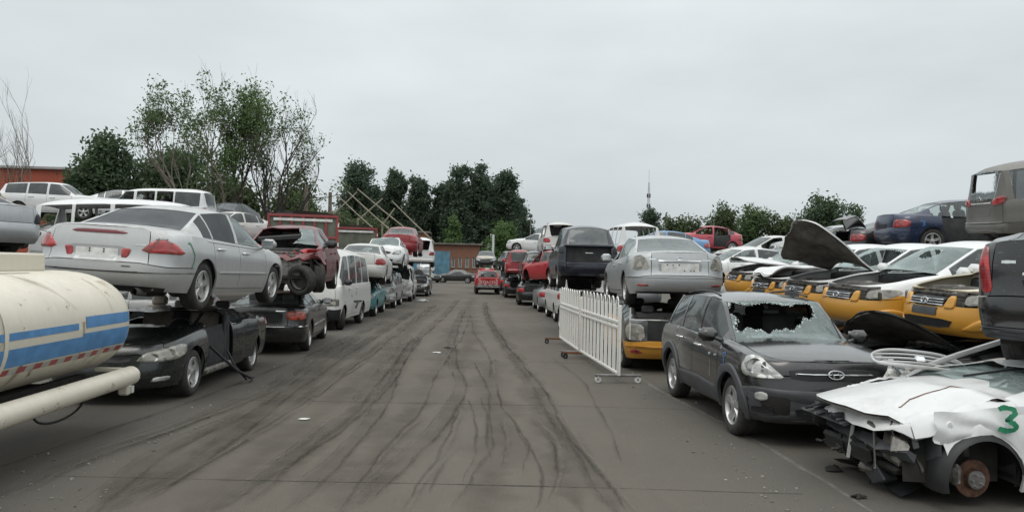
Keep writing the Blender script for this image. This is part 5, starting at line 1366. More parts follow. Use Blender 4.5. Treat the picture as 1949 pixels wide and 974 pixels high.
quick('van_shell', 'white van body seen tail-first behind the crimson sedan', 'van', van(4.2, 2.5, 1.85, .82, .7, .3), P['white'], (-3.3, 49.5, 1.75), 2, 1, group=GL, omit={'rear_window'})
quick('sedan_car', 'flattened dark sedan under the white van body at the far left', 'car', sedan(4.5, 2.65, 1.45, .87), P['black2'], (-3.5, 48.4, 0), 180, group=GL, deform=crush(.95, .6, 0, .04, 2), interior=False)
quick('sedan_car', 'black sedan standing askew on the ground before the blue sheet gate', 'car', sedan(4.6, 2.7, 1.45, .88), P['black2'], (-5.3, 84.0, 0), 222, interior=False)
quick('sedan_car', 'white-roofed car raised behind the black sedan near the blue gate', 'car', sedan(4.6, 2.7, 1.45, .88), P['white'], (-5.7, 92.5, .9), 190, interior=False)
quick('sedan_car', 'dark sedan parked side-on left of the red pickup', 'car', sedan(4.6, 2.7, 1.45, .88), P['black2'], (-1.9, 84.0, 0), 84, interior=False)

# ------------------------------------------------------------------ left back rows (upper tiers over hidden ones)
c = quick('minivan_shell', 'white minivan shell with empty window openings left of the silver sedan', 'van', van(4.4, 2.7, 1.85, .84, .85, .31), P['white'], (-8.35, 19.6, 1.50), -85, 1, lod=1.2, omit={'window_all', 'windshield', 'rear_window', 'seat'}, rim='steel', group=GB)
c.flank('door_hole', [(-1.95, .92), (-1.82, .90), (-1.78, .98), (-1.86, 1.04), (-1.95, 1.01)], BLACK, s=-1, bulge=.006)
c = Car('sedan_car', 'silver sedan with an empty black lamp socket at the far left edge', 'car', sedan(4.7, 2.7, 1.46, .89), P['silver2'], group=GB, lod=1.2, glassm=G_GREY); basics(c, tailm=BLACK); c.place((-11.75, 17.3, 1.95), 70, 1)
quick('suv_car', 'white estate SUV seen side-on in the upper tier at the left', 'car', twobox(4.6, 2.7, 1.66, .91), P['white'], (-18.7, 36, 3.55), -86, group=GB, wind=G_CLEAR)
quick('hatchback_car', 'beige hatchback with a broken rear window at the left edge', 'car', twobox(4.2, 2.6, 1.5, .87, .8, .3), P['cream'], (-21.6, 33, 3.35), 80, group=GB, gm=G_CLEAR, omit={'rear_window'})
quick('sedan_car', 'pale sedan roof showing behind the white estate SUV', 'car', sedan(4.6, 2.7, 1.46, .89), P['silver2'], (-18.2, 42, 4.0), -82, group=GB, gm=G_CLEAR, wind=G_CLEAR)
quick('minivan', 'white van with open side windows in the upper tier over the silver sedan', 'van', van(4.9, 2.7, 1.95, .85, .75, .31), P['white'], (-15.3, 38, 3.3), 86, group=GB, omit={'window0L', 'window1L', 'window2L', 'window0R', 'window1R'})
quick('sedan_car', 'white-bonneted wreck at the right end of the upper left tier', 'car', sedan(4.5, 2.65, 1.46, .88), P['white2'], (-11.3, 36.5, 2.7), 150, group=GB, omit={'hood'}, deform=crumple(1.0, .08, 3))
quick('sedan_car', 'dark blue sedan wedged behind the tree trunks in the upper left tier', 'car', sedan(4.5, 2.65, 1.46, .88), P['navy'], (-12.9, 41.5, 3.5), 170, group=GB)
quick('sedan_car', 'grey sedan half hidden behind the maroon wreck', 'car', sedan(4.5, 2.65, 1.46, .88), P['silver3'], (-9.9, 40.5, 2.0), 185, group=GB)
quick('hatchback_car', 'silver hatchback under the white minivan shell', 'car', twobox(4.1, 2.55, 1.48, .86, .8, .3), P['silver3'], (-8.4, 19.7, 0), 95, group=GB, deform=crush(.9, .6), interior=False)
for k, (x, y, z, h, pm, w) in enumerate([(-11.6, 17.3, .7, 80, 'steel', 'under the silver sedan at the left edge'), (-18.6, 36.0, 2.2, 95, 'white2', 'under the white estate SUV'), (-15.2, 38.0, 2.0, 80, 'black2', 'under the white van of the upper left tier'), (-21.6, 33, 2.0, 85, 'silver3', 'under the beige hatchback'), (-11.3, 36.6, 1.35, 170, 'blue', 'under the white-bonneted wreck'), (-18.1, 42.2, 2.6, 90, 'steel', 'under the pale sedan of the upper left tier'), (-18.5, 36.1, .7, 92, 'navy', 'lowest under the white estate SUV'), (-15.2, 38.1, .6, 88, 'steel', 'lowest under the white van'), (-12.8, 41.6, 2.1, 175, 'white2', 'under the dark blue sedan of the upper left tier'), (-9.9, 40.6, .6, 180, 'black2', 'under the grey sedan behind the maroon wreck')]):
    quick('sedan_car', 'flattened car '+w, 'car', sedan(4.5, 2.65, 1.4, .87), P[pm], (x, y, z), h, group=GB, deform=crush(.9, .75, 0, .03, k), interior=False, lamps=False, lod=2)
# stake trucks behind the left row
REDP = paint('truck_red', (.24, .026, .026), 0, .5, .25, .2, rust=.1); PANELG = simple('faded_green_board', (.12, .13, .10), .8, var=.4, scale=2)
def stake_truck(label, x, y, w, z0, z1, length, nx, nz):
    root = empty('stake_truck', (x, y, 0), math.radians(10.5), label, 'truck'); h = z1-z0
    for k in range(nx+1):
        m = MB(); m.box((-w/2+w*k/nx, 0, z0+h/2), (.10, .09, h), bev=.01); m.build('upright', REDP, root)
    for k in range(nz+1):
        m = MB(); m.box((0, -.012, z0+h*k/nz), (w+.08, .075, .10), bev=.01); m.build('rail', REDP, root)
    for a in range(nx):
        for b in range(nz):
            m = MB(); m.box((-w/2+w*(a+.5)/nx, .03, z0+h*(b+.5)/nz), (w/nx-.09, .03, h/nz-.09), bev=.004); m.build('panel', PANELG, root)
    m = MB(); m.box((0, -.055, z1-.16), (w*.86, .012, .10), bev=.002); m.build('white_strip', RAGW, root)
    for s in (-1, 1):
        m = MB(); m.box((s*w/2, length/2, z0+h/2), (.06, length, h), bev=.01); m.build('side_board', REDP, root)
        for k in range(6): m = MB(); m.box((s*(w/2+.045), -.03, z0+.25+k*h/6.5), (.05, .06, .16), bev=.003); m.build('reflector', RAGW if k % 2 else REDP, root)
    m = MB(); m.box((0, length/2, z0-.08), (w, length, .16), bev=.01); m.box((0, length/2, z0-.3), (.9, length, .22), bev=.01); m.build('bed', UNDER, root)
    m = MB(); V = np.array([[(xx, yy, z1+.06+.14*math.cos(xx/w*3.0)+.02*math.sin(yy*3)) for yy in np.linspace(0, length, 8)] for xx in np.linspace(-w/2-.05, w/2+.05, 9)]); m.grid(V); m.build('tarpaulin', REDP, root)
    ty, rm = wheel_meshes(.48, .28, 'steel')
    for yy in (1.2, length-1.0):
        for s in (-1, 1): o = inst('wheel', ty, root, (s*(w/2-.2), yy, .48), (0, 0, 0 if s > 0 else math.pi)); inst('rim', rm, o)
    m = MB(); m.box((0, length+1.0, 1.5), (w*.92, 1.8, 1.9), bev=.15); m.build('cab', REDP, root)
    return root
stake_truck('red stake truck with a framed grid tailgate behind the maroon wreck', -6.75, 31.0, 2.62, 1.2, 3.72, 5.5, 6, 3)
stake_truck('second red truck with grey tailgate boards behind the pale silver sedan', -6.5, 42.0, 2.5, 1.3, 3.75, 4.0, 1, 1)
# ================================================================== centre: red pickup driving away
S = sedan(4.9, 3.0, 1.66, .86, .85, .35, sill=[(-2.6, .42), (0, .38), (2.6, .36)],
    belt=[(-2.55, 1.10), (-.8, 1.10), (.4, 1.08), (1.2, 1.02), (1.8, .96), (2.35, .82)],
    top=[(-2.55, 1.11), (-2.4, 1.12), (-.95, 1.14), (-.72, 1.56), (-.5, 1.63), (.2, 1.66), (.55, 1.60), (1.25, 1.12), (1.7, 1.06), (2.1, .95), (2.35, .84)],
    xa=1.12, xat=.40, at_=(.64, 1.53), xct=-.66, ct=(.62, 1.52), xcb=-.92, railmid=[(0, .66, 1.575)], xcow=1.26, xwt=.56, xbt=-.68, xbb=-.96,
    doors=[(1.05, .12), (.12, -.62)], windows=[(.92, .17), (.08, -.60)], at=.22, et=6.0, insT=[(0, .06), (.25, .02), (.3, .03), (1, .03)], htr=.30, hbt=.3, ytr=.93, lid='tailgate')
c = Car('pickup_truck', 'red double-cab pickup with white tailgate lettering driving away down the middle', 'pickup', S, P['red'], lod=1.2, glassm=G_DARK, mats={'rear_bumper': STEEL})
c.both(c.tail, 'taillight', [(.80, .72), (.90, .72), (.90, 1.02), (.80, 1.02)], RED_LENS)
for a, b in (((-.62, 1.02), (-.5, 1.02)), ((.5, 1.02), (.62, 1.02)), ((-.62, .66), (-.40, .66)), ((-.25, .66), (-.05, .66)), ((.08, .66), (.26, .66)), ((.42, .66), (.62, .66)), ((-.62, .94), (-.62, 1.02)), ((.62, .94), (.62, 1.02)), ((-.62, .66), (-.62, .76)), ((.62, .66), (.62, .76))):
    c.ribbon('corner_mark', [a, b], .035, RAGW, lambda u, z, o: c.at('t', u, z, o+.004))
c.box_part('tailgate_handle', (-2.53, 0, .98), (.03, .22, .05), BLACK, .01)
fc = bpy.data.curves.new('tailgate_lettering', 'FONT'); fc.body = '京QA1350'; fc.size = .27; fc.align_x = 'CENTER'; fc.extrude = .003; fc.materials.append(RAGW); fc.space_character = 1.08
_t = bpy.data.objects.new('lettering_curve', fc); COL.objects.link(_t); bpy.context.view_layer.update()
_me = bpy.data.meshes.new_from_object(_t.evaluated_get(bpy.context.evaluated_depsgraph_get())); bpy.data.objects.remove(_t)
inst('tailgate_lettering', _me, c.root, (-2.545, 0, .735), (math.pi/2, 0, -math.pi/2))
m = MB(); m.box((0, 0, 1.70), (.26, .34, .12), bev=.03); lb = c.put(m, 'light_bar', RAGW)
for s in (1, -1): m = MB(); m.box((0, s*.34, 1.70), (.25, .38, .11), bev=.035); c.put(m, 'beacon', lens('beacon_red', (.45, .02, .02)), lb)
m = MB(); m.tube([(-2.5, -.75, .52), (-2.5, .75, .52)], .04, 8); c.put(m, 'step_bar', STEEL); c.mirrors(BLACK)
c.place((.93, 54.2, 0), 1.0)

# ================================================================== RIGHT ROW, near to far
# black SUV
S = twobox(4.33, 2.63, 1.665, .905, .84, .345, roofpart=False)
def suvhole(x, y, z):
    t = (1.55-z)/.48                                     # 0 at the top edge, 1 at the cowl
    return max(t-.60-.30*(y > 0)*0-.16*math.sin(y*2.2+.4)+.05*math.sin(19*y)+.25*max(0, y-.10)*-1.1, .07-t-.05*math.sin(11*y), abs(y+.02)-.64)*.7
def suvhole2(x, y, z):
    t = (1.53-z)/.45
    low = t-(.74-.48*np.clip((y+.05)/.6, 0, 1)+.05*math.sin(17*y)+.03*math.sin(41*y))
    side = (-.60+.03*math.sin(30*z))-y; top = (.05+.03*math.sin(13*y))-t; rt = y-(.50-.2*t)
    return max(low, side, top, rt)
c = Car('suv_car', 'black SUV with a smashed windscreen parked facing us beside the white barrier', 'car', S, P['black'], rim='five', hole={'windshield': suvhole2}, wind=G_CRACK, glassm=G_DARK, deform=chain(crush(1.52, .75, .0, .012, 3)))
SUV = c; bn = .80
c.both(c.nose, 'headlight', [(.54, .765), (.80, .755), (1.06, .765), (1.14, .855), (1.12, .975), (1.02, 1.005), (.88, .985), (.68, .875)], CLEAR_LENS, bulge=.03)
for s in (1, -1):
    m = MB(); p = c.at('n', np.array([s*.92]), .89, .026)[0]; m.lathe([(.001, 0), (.05, .012), (.080, .03), (.086, .032), (.082, .010)], 20, 'x', p); c.put(m, 'reflector_bowl', CHROME)
    c.nose('turn_lens', [(s*u, z) for u, z in [(.66, .77), (.86, .765), (.84, .805), (.72, .81)]], lens('lamp_lens_bright', (.62, .62, .60)), off=.034, bulge=.004)
    c.nose('headlight_bezel', [(s*u, z) for u, z in [(.74, .855), (.80, .825), (.84, .895), (.80, .95)]], BLACK, off=.033, bulge=.002)
c.nose('grille', [(-.48, .755), (.48, .755), (.52, .885), (-.52, .885)], BLACK, bulge=0)
c.nose('grille_bar', [(-.44, .822), (.44, .822), (.44, .836), (-.44, .836)], CHROME, off=.012, bulge=.006, rnd=0)
a = np.linspace(0, 2*np.pi, 25); em = MB(); pts = np.array([c.at('n', np.array([.085*math.cos(t)]), .829+.045*math.sin(t), .028)[0] for t in a]); em.tube(pts, .007, 6, cap=False)
for s in (-1, 1): em.tube([c.at('n', np.array([-s*.034-.014]), .859, .028)[0], c.at('n', np.array([-s*.034+.014]), .799, .028)[0]], .007, 6)
em.tube([c.at('n', np.array([-.034]), .826, .028)[0], c.at('n', np.array([.034]), .832, .028)[0]], .006, 6); c.put(em, 'emblem', CHROME)
S_ = c.S
# grey cladding: bumper skin, sills, arches
zz = .60
c.nose('bumper_cladding', [(-1.22, .27), (1.22, .27), (1.22, .62), (.9, .67), (.45, .65), (-.45, .65), (-.9, .67), (-1.22, .62)], CLAD, off=.008, bulge=.012, rnd=1, dens=.05)
c.nose('lower_intake', [(-.42, .36), (.42, .36), (.46, .47), (-.46, .47)], BLACK, off=.024, bulge=-.004); c.nose('skid_lip', [(-.5, .30), (.5, .30), (.5, .325), (-.5, .325)], STEEL, off=.026, bulge=.004)
for s in (1, -1):
    c.nose('fog_light', [(s*u, z) for u, z in [(.73, .54), (.80, .52), (.87, .54), (.87, .60), (.80, .62), (.73, .60)]], CLEAR_LENS, off=.03, bulge=.008)
    c.nose('corner_vent', [(s*u, z) for u, z in [(.66, .37), (.94, .37), (.92, .45), (.68, .45)]], BLACK, off=.026, bulge=-.004)
    for xw in (S_['xf'], S_['xr']):
        aa = np.linspace(-.25, math.pi+.25, 25); V = []
        for t in aa:
            row = []
            for rr, of in ((S_['ra']-.01, -.02), (S_['ra']-.008, .022), (S_['ra']+.05, .030), (S_['ra']+.085, .022), (S_['ra']+.092, .0)):
                x, z = xw+rr*math.cos(t), max(.27, S_['rw']+rr*math.sin(t)); row.append(c.side(np.array([x]), z, s, of)[0])
            V.append(row)
        m = MB(); m.grid(np.array(V)); c.put(m, 'arch_cladding', CLAD)
    c.flank('sill_cladding', [(S_['xf']-.42, .29), (S_['xr']+.42, .29), (S_['xr']+.46, .50), (.1, .53), (S_['xf']-.46, .50)], CLAD, s=s, off=.012, bulge=.012, rnd=0)
    r = MB(); xs = np.linspace(.05, -1.45, 12); yy = .60-.02*np.abs(xs+.5); zr_ = np.array([float(np.interp(x, c.G[:, NL+6, 0], c.G[:, NL+6, 2])) for x in xs])+.045*np.sin(np.linspace(.25, math.pi-.25, 12))+.01
    r.tube(np.c_[xs, s*yy, zr_], .018, 8); c.put(r, 'roof_rail', BLACK)
    c.mirrors if 0 else None
c.mirrors(P['black2'])
for y0, y1, x0 in ((-.45, .05, .96), (.25, .66, .90)):
    m = MB(); m.tube([(x0+.06, y0, 1.075), (x0-.03, (y0+y1)/2, 1.12), (x0-.04, y1, 1.135)], .010, 6); c.put(m, 'wiper', BLACK)
m = MB(); m.tube([(.95, .66, 1.07), (.70, .62, 1.34)], .008, 6); c.put(m, 'bent_wiper', BLACK)
c.ribbon('paint_mark', [(1.02, .92), (1.10, .95), (1.14, .92), (1.08, .88), (1.13, .84), (1.10, .79), (1.03, .79)], .018, PAINT_BLUE, lambda x, z, o: c.side(x, z, -1, o))
c.ribbon('paint_drip', [(.60, .80), (.62, .72), (.59, .66), (.60, .58)], .014, simple('pale_drip', (.35, .35, .34), .6), lambda x, z, o: c.side(x, z, -1, o))
c.flank('side_repeater', [(.74, .86), (.80, .86), (.80, .89), (.74, .89)], CLEAR_LENS, s=-1); m = MB(); m.tube([c.side(np.array([.55]), .87, -1, -.01)[0], c.side(np.array([.55]), .87, -1, .012)[0]], .018, 10); c.put(m, 'lock_cover', RAGW)
m = MB(); m.box((.30, 0, 1.40), (.05, .22, .07), bev=.02); c.put(m, 'rear_view_mirror', BLACK)
c.both(c.tail, 'taillight', [(.70, .80), (.92, .80), (.95, 1.05), (.72, 1.05)], RED_LENS)
for o in list(c.root.children):
    if o.name.startswith('door') or True:
        for h in o.children:
            if h.name.startswith('door_handle'): h.data.materials[0] = CHROME
c.place((3.93, 10.40, 0), 180.6, -.2, 0)

# taxi on the ground, tail towards us, boot gutted
S = sedan(4.54, 2.65, 1.47, .89, .92, .31, hbt=.48, htr=.48)
c = Car('taxi_car', 'gutted yellow taxi without boot lid on the ground under the silver-green sedan', 'taxi', S, P['black2'], group=GU, omit={'trunk_lid', 'rear_window', 'windshield'}, mats={'rear_bumper': P['yellow'], 'door0L': P['yellow'], 'door1L': P['yellow'], 'front_bumper': P['yellow']}, deform=crush(.96, .50, 0, .03, 6), rim='steel')
c.both(c.tail, 'lamp_socket', [(.58, .60), (1.0, .60), (1.1, .80), (1.0, .90), (.62, .90)], SMOKE_LENS); c.both(c.tail, 'bumper_reflector', [(.62, .36), (.92, .36), (.86, .43), (.70, .44)], RED_LENS, off=.01)
c.tail('bumper_ridge', [(-1.1, .47), (1.1, .47), (1.1, .50), (-1.1, .50)], P['yellow'], off=.015, bulge=.012)
m = MB(); m.tube([(-2.18, -.85, .98), (-2.20, 0, .985), (-2.18, .85, .98)], .012, 6); m.tube([(-2.15, .84, .62), (-2.15, .84, 1.2)], .014, 6); c.put(m, 'seal_strip', RAGW, deform=False)
c.box_part('boot_floor', (-1.75, 0, .48), (.7, 1.2, .05), UNDER); c.box_part('seat_back_panel', (-1.4, 0, .75), (.06, 1.3, .6), ENGINE, .02)
c.place((3.8, 16.45, 0), -1)
# silver sedan over it
S = sedan(4.86, 2.75, 1.48, .92, .95, .325, htr=.44, hbt=.44, ytr=.60)
c = Car('sedan_car', 'silver-green sedan with empty taillight sockets stacked tail-first beside the black SUV', 'car', S, P['silver2'], glassm=G_CLEAR, rim='five', mats={'window0L': G_DARK, 'rear_window': G_GREY if 0 else glass('glass_dusty_light', (.35, .38, .38), .45)}, omit={'window0L'})
c.both(c.tail, 'taillight_socket', [(.58, .72), (.93, .70), (1.06, .84), (1.0, .97), (.78, 1.0), (.66, .92)], SMOKE_LENS, bulge=-.002)
c.tail('plate_recess', [(-.40, .66), (.40, .66), (.43, .86), (-.43, .86)], P['silver3'], off=.004, bulge=0, skirt=.01); c.tail('number_plate', [(-.36, .675), (.36, .675), (.36, .835), (-.36, .835)], PLATEW, off=.010, bulge=0, rnd=0)  # plate recess is a flat panel; darker silver paints its shade
for u in (-.26, -.2, -.08, .02, .14, .25): c.tail('bolt', [(u-.012, .69+.11*(u > 0)), (u+.012, .69+.11*(u > 0)), (u+.012, .71+.11*(u > 0)), (u-.012, .71+.11*(u > 0))], BLACK, off=.013, bulge=.003)
c.tail('garnish', [(-.42, .875), (.42, .875), (.42, .893), (-.42, .893)], CHROME, off=.012, bulge=.008, rnd=0); c.both(c.tail, 'bumper_reflector', [(.62, .40), (.86, .405), (.84, .44), (.60, .435)], RED_LENS)
c.tail('bumper_groove', [(-1.3, .555), (1.3, .555), (1.3, .565), (-1.3, .565)], P['silver3'], off=.003, bulge=.001, rnd=0); c.tail('valance', [(-.95, .26), (.95, .26), (.95, .30), (-.95, .30)], BLACK)
em = MB(); pts = np.array([c.at('t', np.array([.055*math.cos(t)]), .935+.03*math.sin(t), .01)[0] for t in a]); em.tube(pts, .006, 6, cap=False); c.put(em, 'emblem', CHROME)
c.ribbon('badge', [(-.62, .915), (-.46, .915)], .03, CHROME, lambda u, z, o: c.at('t', -u, z, o)); c.ribbon('badge', [(-.62, .90), (-.42, .90)], .025, CHROME, lambda u, z, o: c.at('t', u, z, o))
c.ribbon('paint_mark', [(-1.85, .93), (-1.80, .86), (-1.72, .88), (-1.70, .95), (-1.78, .97)], .03, PAINT_GREEN, lambda x, z, o: c.side(x, z, 1, o))
c.mirrors(skip=(-1,)); basics(c, tailm=False)
c.place((4.02, 17.05, 1.18), -2.4, -.6, -.4)

# dark hatch beyond, tailgate window only
S = twobox(4.25, 2.6, 1.85, .85, .85, .31, insT=[(0, .10), (.1, .03), (.3, 0), (.42, .01), (.5, .05), (.75, .06), (1, .08)])
c = Car('hatchback_car', 'dark navy hatchback with a gaping hole below its rear window, stacked beyond the barrier', 'car', S, P['navy'], omit={'tailgate'}, mats={'rear_window': glass('glass_dusty_navy', (.10, .11, .13), .38)}, deform=dents(.04))
c.box_part('cargo_floor', (-1.7, 0, .55), (.7, 1.2, .05), UNDER); c.box_part('seat_back_panel', (-1.35, 0, .85), (.08, 1.3, .7), CLOTH, .03)
c.both(c.tail, 'lamp_socket', [(.72, .98), (.98, .98), (1.0, 1.15), (.78, 1.16)], BLACK); m = MB(); m.box((-2.06, 0, .66), (.06, 1.3, .16), bev=.03); c.put(m, 'bumper_beam', P['navy']); c.mirrors(BLACK, skip=(-1,))
m = MB(); m.tube(np.array([(-2.0, y, 1.20) for y in (-.7, 0, .7)]), .035, 8); c.put(m, 'tailgate_edge', P['navy'])
c.ribbon('sticker', [(-.12, 1.0), (.12, 1.0)], .02, RAGW, lambda u, z, o: c.at('t', u, z, o+.01))
c.place((3.22, 23.4, 1.30), -1.0, -1.0, 0)
quick('sedan_car', 'flattened black sedan on the ground under the navy hatchback, behind the barrier', 'car', sedan(4.5, 2.65, 1.45, .88), P['black2'], (3.5, 22.0, 0), 2, deform=crush(.95, .6, 0, .03, 4), group=GR)
c = quick('minivan', 'pale beige minibus on the ground past the barrier in the right row', 'van', van(4.6, 2.55, 1.98, .84, .75, .31), P['white2'], (3.68, 28.9, 0), 1, group=GR, lod=1.2, omit={'rear_window'})
quick('sedan_car', 'silver sedan on the ground between the beige minibus and the dark one', 'car', sedan(4.5, 2.65, 1.44, .87), P['silver3'], (3.62, 34.6, 0), 0, group=GR, deform=crush(.95, .7, 0, .03, 3))
quick('sedan_car', 'red sedan at an angle on top of the silver one in the right row', 'car', sedan(4.4, 2.6, 1.44, .86), P['red'], (3.55, 33.6, 1.22), 18, -2, -2, group=GR, wind=G_CLEAR, gm=G_CLEAR, omit={'window0L'}, wheels=(0, 1, 1, 1))
quick('sedan_car', 'dark green sedan with its boot lid gone on the ground in the right row', 'car', sedan(4.5, 2.65, 1.44, .87), P['green'], (3.1, 40.2, 0), -2, group=GR, omit={'trunk_lid', 'rear_window'}, deform=crush(.95, .6, 0, .03, 5))
quick('hatchback_car', 'dark hatchback with a pale rear window above the dark green sedan', 'car', twobox(4.1, 2.55, 1.6, .85, .8, .3), P['green'], (3.25, 40.5, 1.15), 0, group=GR, gm=G_CLEAR)
quick('sedan_car', 'black sedan with a red plate on the ground right of the pickup', 'car', sedan(4.6, 2.7, 1.44, .88), P['black2'], (2.75, 49.2, 0), 0, group=GR, omit={'trunk_lid'}, deform=crush(.97, .7, 0, .03, 5)).tail('number_plate', [(-.2, .50), (.2, .50), (.2, .62), (-.2, .62)], RED_LENS)
c = quick('minivan', 'dark red minivan seen tail-first above the black sedan right of the pickup', 'van', van(4.4, 2.65, 1.72, .85, .8, .31), P['crim'], (2.72, 47.2, 1.2), -1, 0, 1, group=GR)
c.flank('arch_panel', [(-1.9, .5), (-1.7, .5), (-1.7, .95), (-1.9, .95)], RAGW, s=1)
quick('sedan_car', 'dark sedan with a beige bonnet facing us on the far end of the right row', 'car', sedan(4.5, 2.65, 1.46, .88), P['black2'], (1.05, 67.0, 1.75), 178, group=GR, mats={'hood': P['cream']})
quick('hatchback_car', 'dark blue-grey hatchback with an open tail at the far end of the right row', 'car', twobox(4.1, 2.55, 1.62, .85, .8, .3), P['navy'], (2.9, 62.5, 1.55), 4, 2, group=GR, omit={'tailgate'})
quick('sedan_car', 'flattened black car under the far dark hatchback', 'car', sedan(4.5, 2.65, 1.44, .88), P['black2'], (2.9, 62.0, 0), 0, group=GR, deform=crush(.95, .8), interior=False)
quick('sedan_car', 'flattened dark car under the sedan with a beige bonnet', 'car', sedan(4.5, 2.65, 1.44, .88), P['steel'], (1.1, 67.0, 0), 180, group=GR, deform=crush(.95, .9), interior=False)
quick('sedan_car', 'white sedan nose-left on top of the far right pile', 'car', sedan(4.5, 2.65, 1.46, .88), P['white'], (4.35, 52.5, 2.75), 70, 4, group=GR, gm=G_CLEAR)
quick('suv_car', 'silver estate with red lamps crowning the far right pile', 'car', twobox(4.2, 2.55, 1.5, .86, .8, .3), P['silver2'], (5.1, 56.0, 3.25), 10, group=GR, gm=G_CLEAR)
quick('minivan_shell', 'white minivan shell with an empty tailgate frame above the red sedan', 'van', van(4.2, 2.5, 1.72, .84, .75, .3), P['white2'], (4.15, 39.2, 2.42), 0, group=GR, omit={'rear_window', 'windshield', 'window_all'})
for k, (x, y, z, h, pm, w) in enumerate([(4.4, 52.5, 1.4, 80, 'steel', 'under the white sedan of the far right pile'), (5.0, 56.2, 1.8, 5, 'white2', 'under the silver estate of the far right pile'), (5.2, 39.6, 1.2, 2, 'silver3', 'under the white minivan shell'), (4.6, 53, 0, 85, 'black2', 'lowest in the far right pile')]):
    quick('sedan_car', 'flattened car '+w, 'car', sedan(4.5, 2.65, 1.4, .87), P[pm], (x, y, z), h, group=GR, deform=crush(.9, .75, 0, .03, k), interior=False, lamps=False, lod=2)

# ================================================================== RIGHT BACK: taxis parked nose to the road
TX = lambda: sedan(4.54, 2.65, 1.48, .885, .92, .31, hbn=.70)
def taxi(label, loc, hd, pitch, roll, pm, wind, hood=None, seed=1, hole=None, lod=1.0, omit=()):
    k = dict(angles={'hood': hood}) if hood else {}
    c = Car('taxi_car', label, 'taxi', TX(), pm, group=GU, omit=set(omit) | {'nose_panel'} | (set() if hood else {'hood'}), mats={'front_bumper': P['yellow'], 'rear_bumper': P['yellow'], 'hood': P['white']}, wind=wind, glassm=G_CLEAR, rim='steel', lod=lod, hole={'windshield': hole} if hole else None, **k)
    c.engine(True, seed); W = .885
    for s in (1, -1):
        q_ = random.Random(seed*7+s); p_ = c.at('n', np.array([s*.80]), .66, -.16)[0]
        m = MB(); m.box(p_, (.05, .42, .13), bev=.02, M=Matrix.Rotation(-s*.5, 3, 'Z')); m.box((p_[0]+.05, p_[1]-s*.10, p_[2]+.02), (.08, .10, .10), bev=.02); c.put(m, 'lamp_bracket', [ENGINE, ENGM, GREYP][q_.randrange(3)])
        if q_.random() < .4: c.nose('headlight', [(s*(u+q_.uniform(-.02, .02)), z) for u, z in [(.60, .61), (.96, .62), (1.16, .70), (1.12, .745), (.90, .755), (.64, .73)]], SMOKE_LENS, off=-.03, bulge=.0)
    g = c.nose('grille', [(-.30, .575), (.30, .575), (.37, .70), (-.37, .70)], BLACK, off=.012)
    for z in (.60, .635, .67): c.nose('grille_bar', [(-.33, z-.005), (.33, z-.005), (.34, z+.005), (-.34, z+.005)], CHROME, off=.026, bulge=.004, rnd=0, parent=g)
    c.nose('grille_surround', [(-.50, .56), (-.33, .56), (-.41, .72), (-.50, .72)], P['yellow'], off=.014); c.nose('grille_surround', [(.50, .56), (.33, .56), (.41, .72), (.50, .72)], P['yellow'], off=.014)
    em = MB(); aa = np.linspace(0, 2*np.pi, 17); em.tube(np.array([c.at('n', np.array([.07*math.cos(t)]), .64+.04*math.sin(t), .035)[0] for t in aa]), .007, 5, cap=False)
    for s in (-1, 1): em.tube([c.at('n', np.array([s*.028+.014]), .665, .035)[0], c.at('n', np.array([s*.028-.014]), .615, .035)[0]], .007, 5)
    c.put(em, 'emblem', CHROME)
    if seed % 3: c.nose('plate_panel', [(-.24, .46), (.24, .46), (.24, .56), (-.24, .56)], GREYP, off=.014, bulge=0, rnd=0); c.nose('air_intake', [(-.42, .30), (.42, .30), (.50, .42), (-.50, .42)], BLACK, off=.010, bulge=-.006)
    for s in (1, -1):
        o = c.nose('bumper_flare', [(s*u, z) for u, z in [(.56, .27), (1.20, .30), (1.22, .42), (.98, .47), (.78, .44)]], P['yellow'], off=.010, bulge=.02); c.nose('fog_light', [(s*u, z) for u, z in [(.80, .31), (1.0, .32), (1.0, .40), (.86, .395)]], CLEAR_LENS, off=.032, bulge=.006, parent=o)
    c.mirrors(P['white']); basics(c, head=None, grille=False, fog=False) if 0 else c.both(c.tail, 'taillight', [(.55, .70), (1.05, .70), (1.0, .9), (.62, .9)], RED_LENS)
    m = MB(); m.tube([(1.03, -.5, .99), (1.0, 0, 1.02), (.93, .45, 1.03)], .012, 6); c.put(m, 'wiper', BLACK)
    c.place(loc, hd, pitch, roll); return c
taxi('yellow and beige taxi without bonnet, nearest of the raised row, behind the black tail', (8.25, 10.3, 1.0), 94.5, -1, -2, P['taxi2'], G_CLEAR, seed=2)
th = lambda x, y, z: ((y-.05)/.17)**2+((z-1.27)/.07)**2-1
taxi('yellow and white taxi with holed windscreen and no bonnet, second in the raised row', (7.95, 12.3, 1.02), 96.5, -1.5, -2, P['taxi'], G_CRACK, seed=3, hole=lambda x, y, z: .12*th(x, y, z))
taxi('yellow and white taxi with its bonnet flung open, third in the raised row', (8.15, 14.5, 1.05), 97, -1.5, -2, P['taxi'], G_CRACK, seed=4, hood=swing(1.0, .98, 34, bend=.24, sc=1.25, twist=.34), hole=lambda x, y, z: .15*(((y-.25)/.4)**2+((z-1.2)/.16)**2-1))
taxi('yellow and white taxi with buckled bonnet and no windscreen, fourth in the raised row', (8.35, 16.8, 1.1), 99, -2.5, -1, P['taxi'], G_CLEAR, seed=5, lod=1.3, omit={'windshield'}, hood=swing(1.0, .98, 9, bend=.2, seed=5))
taxi('yellow and white taxi with bonnet ajar behind the silver sedan, farthest in the row', (8.6, 19.2, 1.18), 93, -1, -3, P['taxi'], G_CLEAR, seed=6, lod=1.3, hood=swing(1.0, .98, 14, bend=.1))
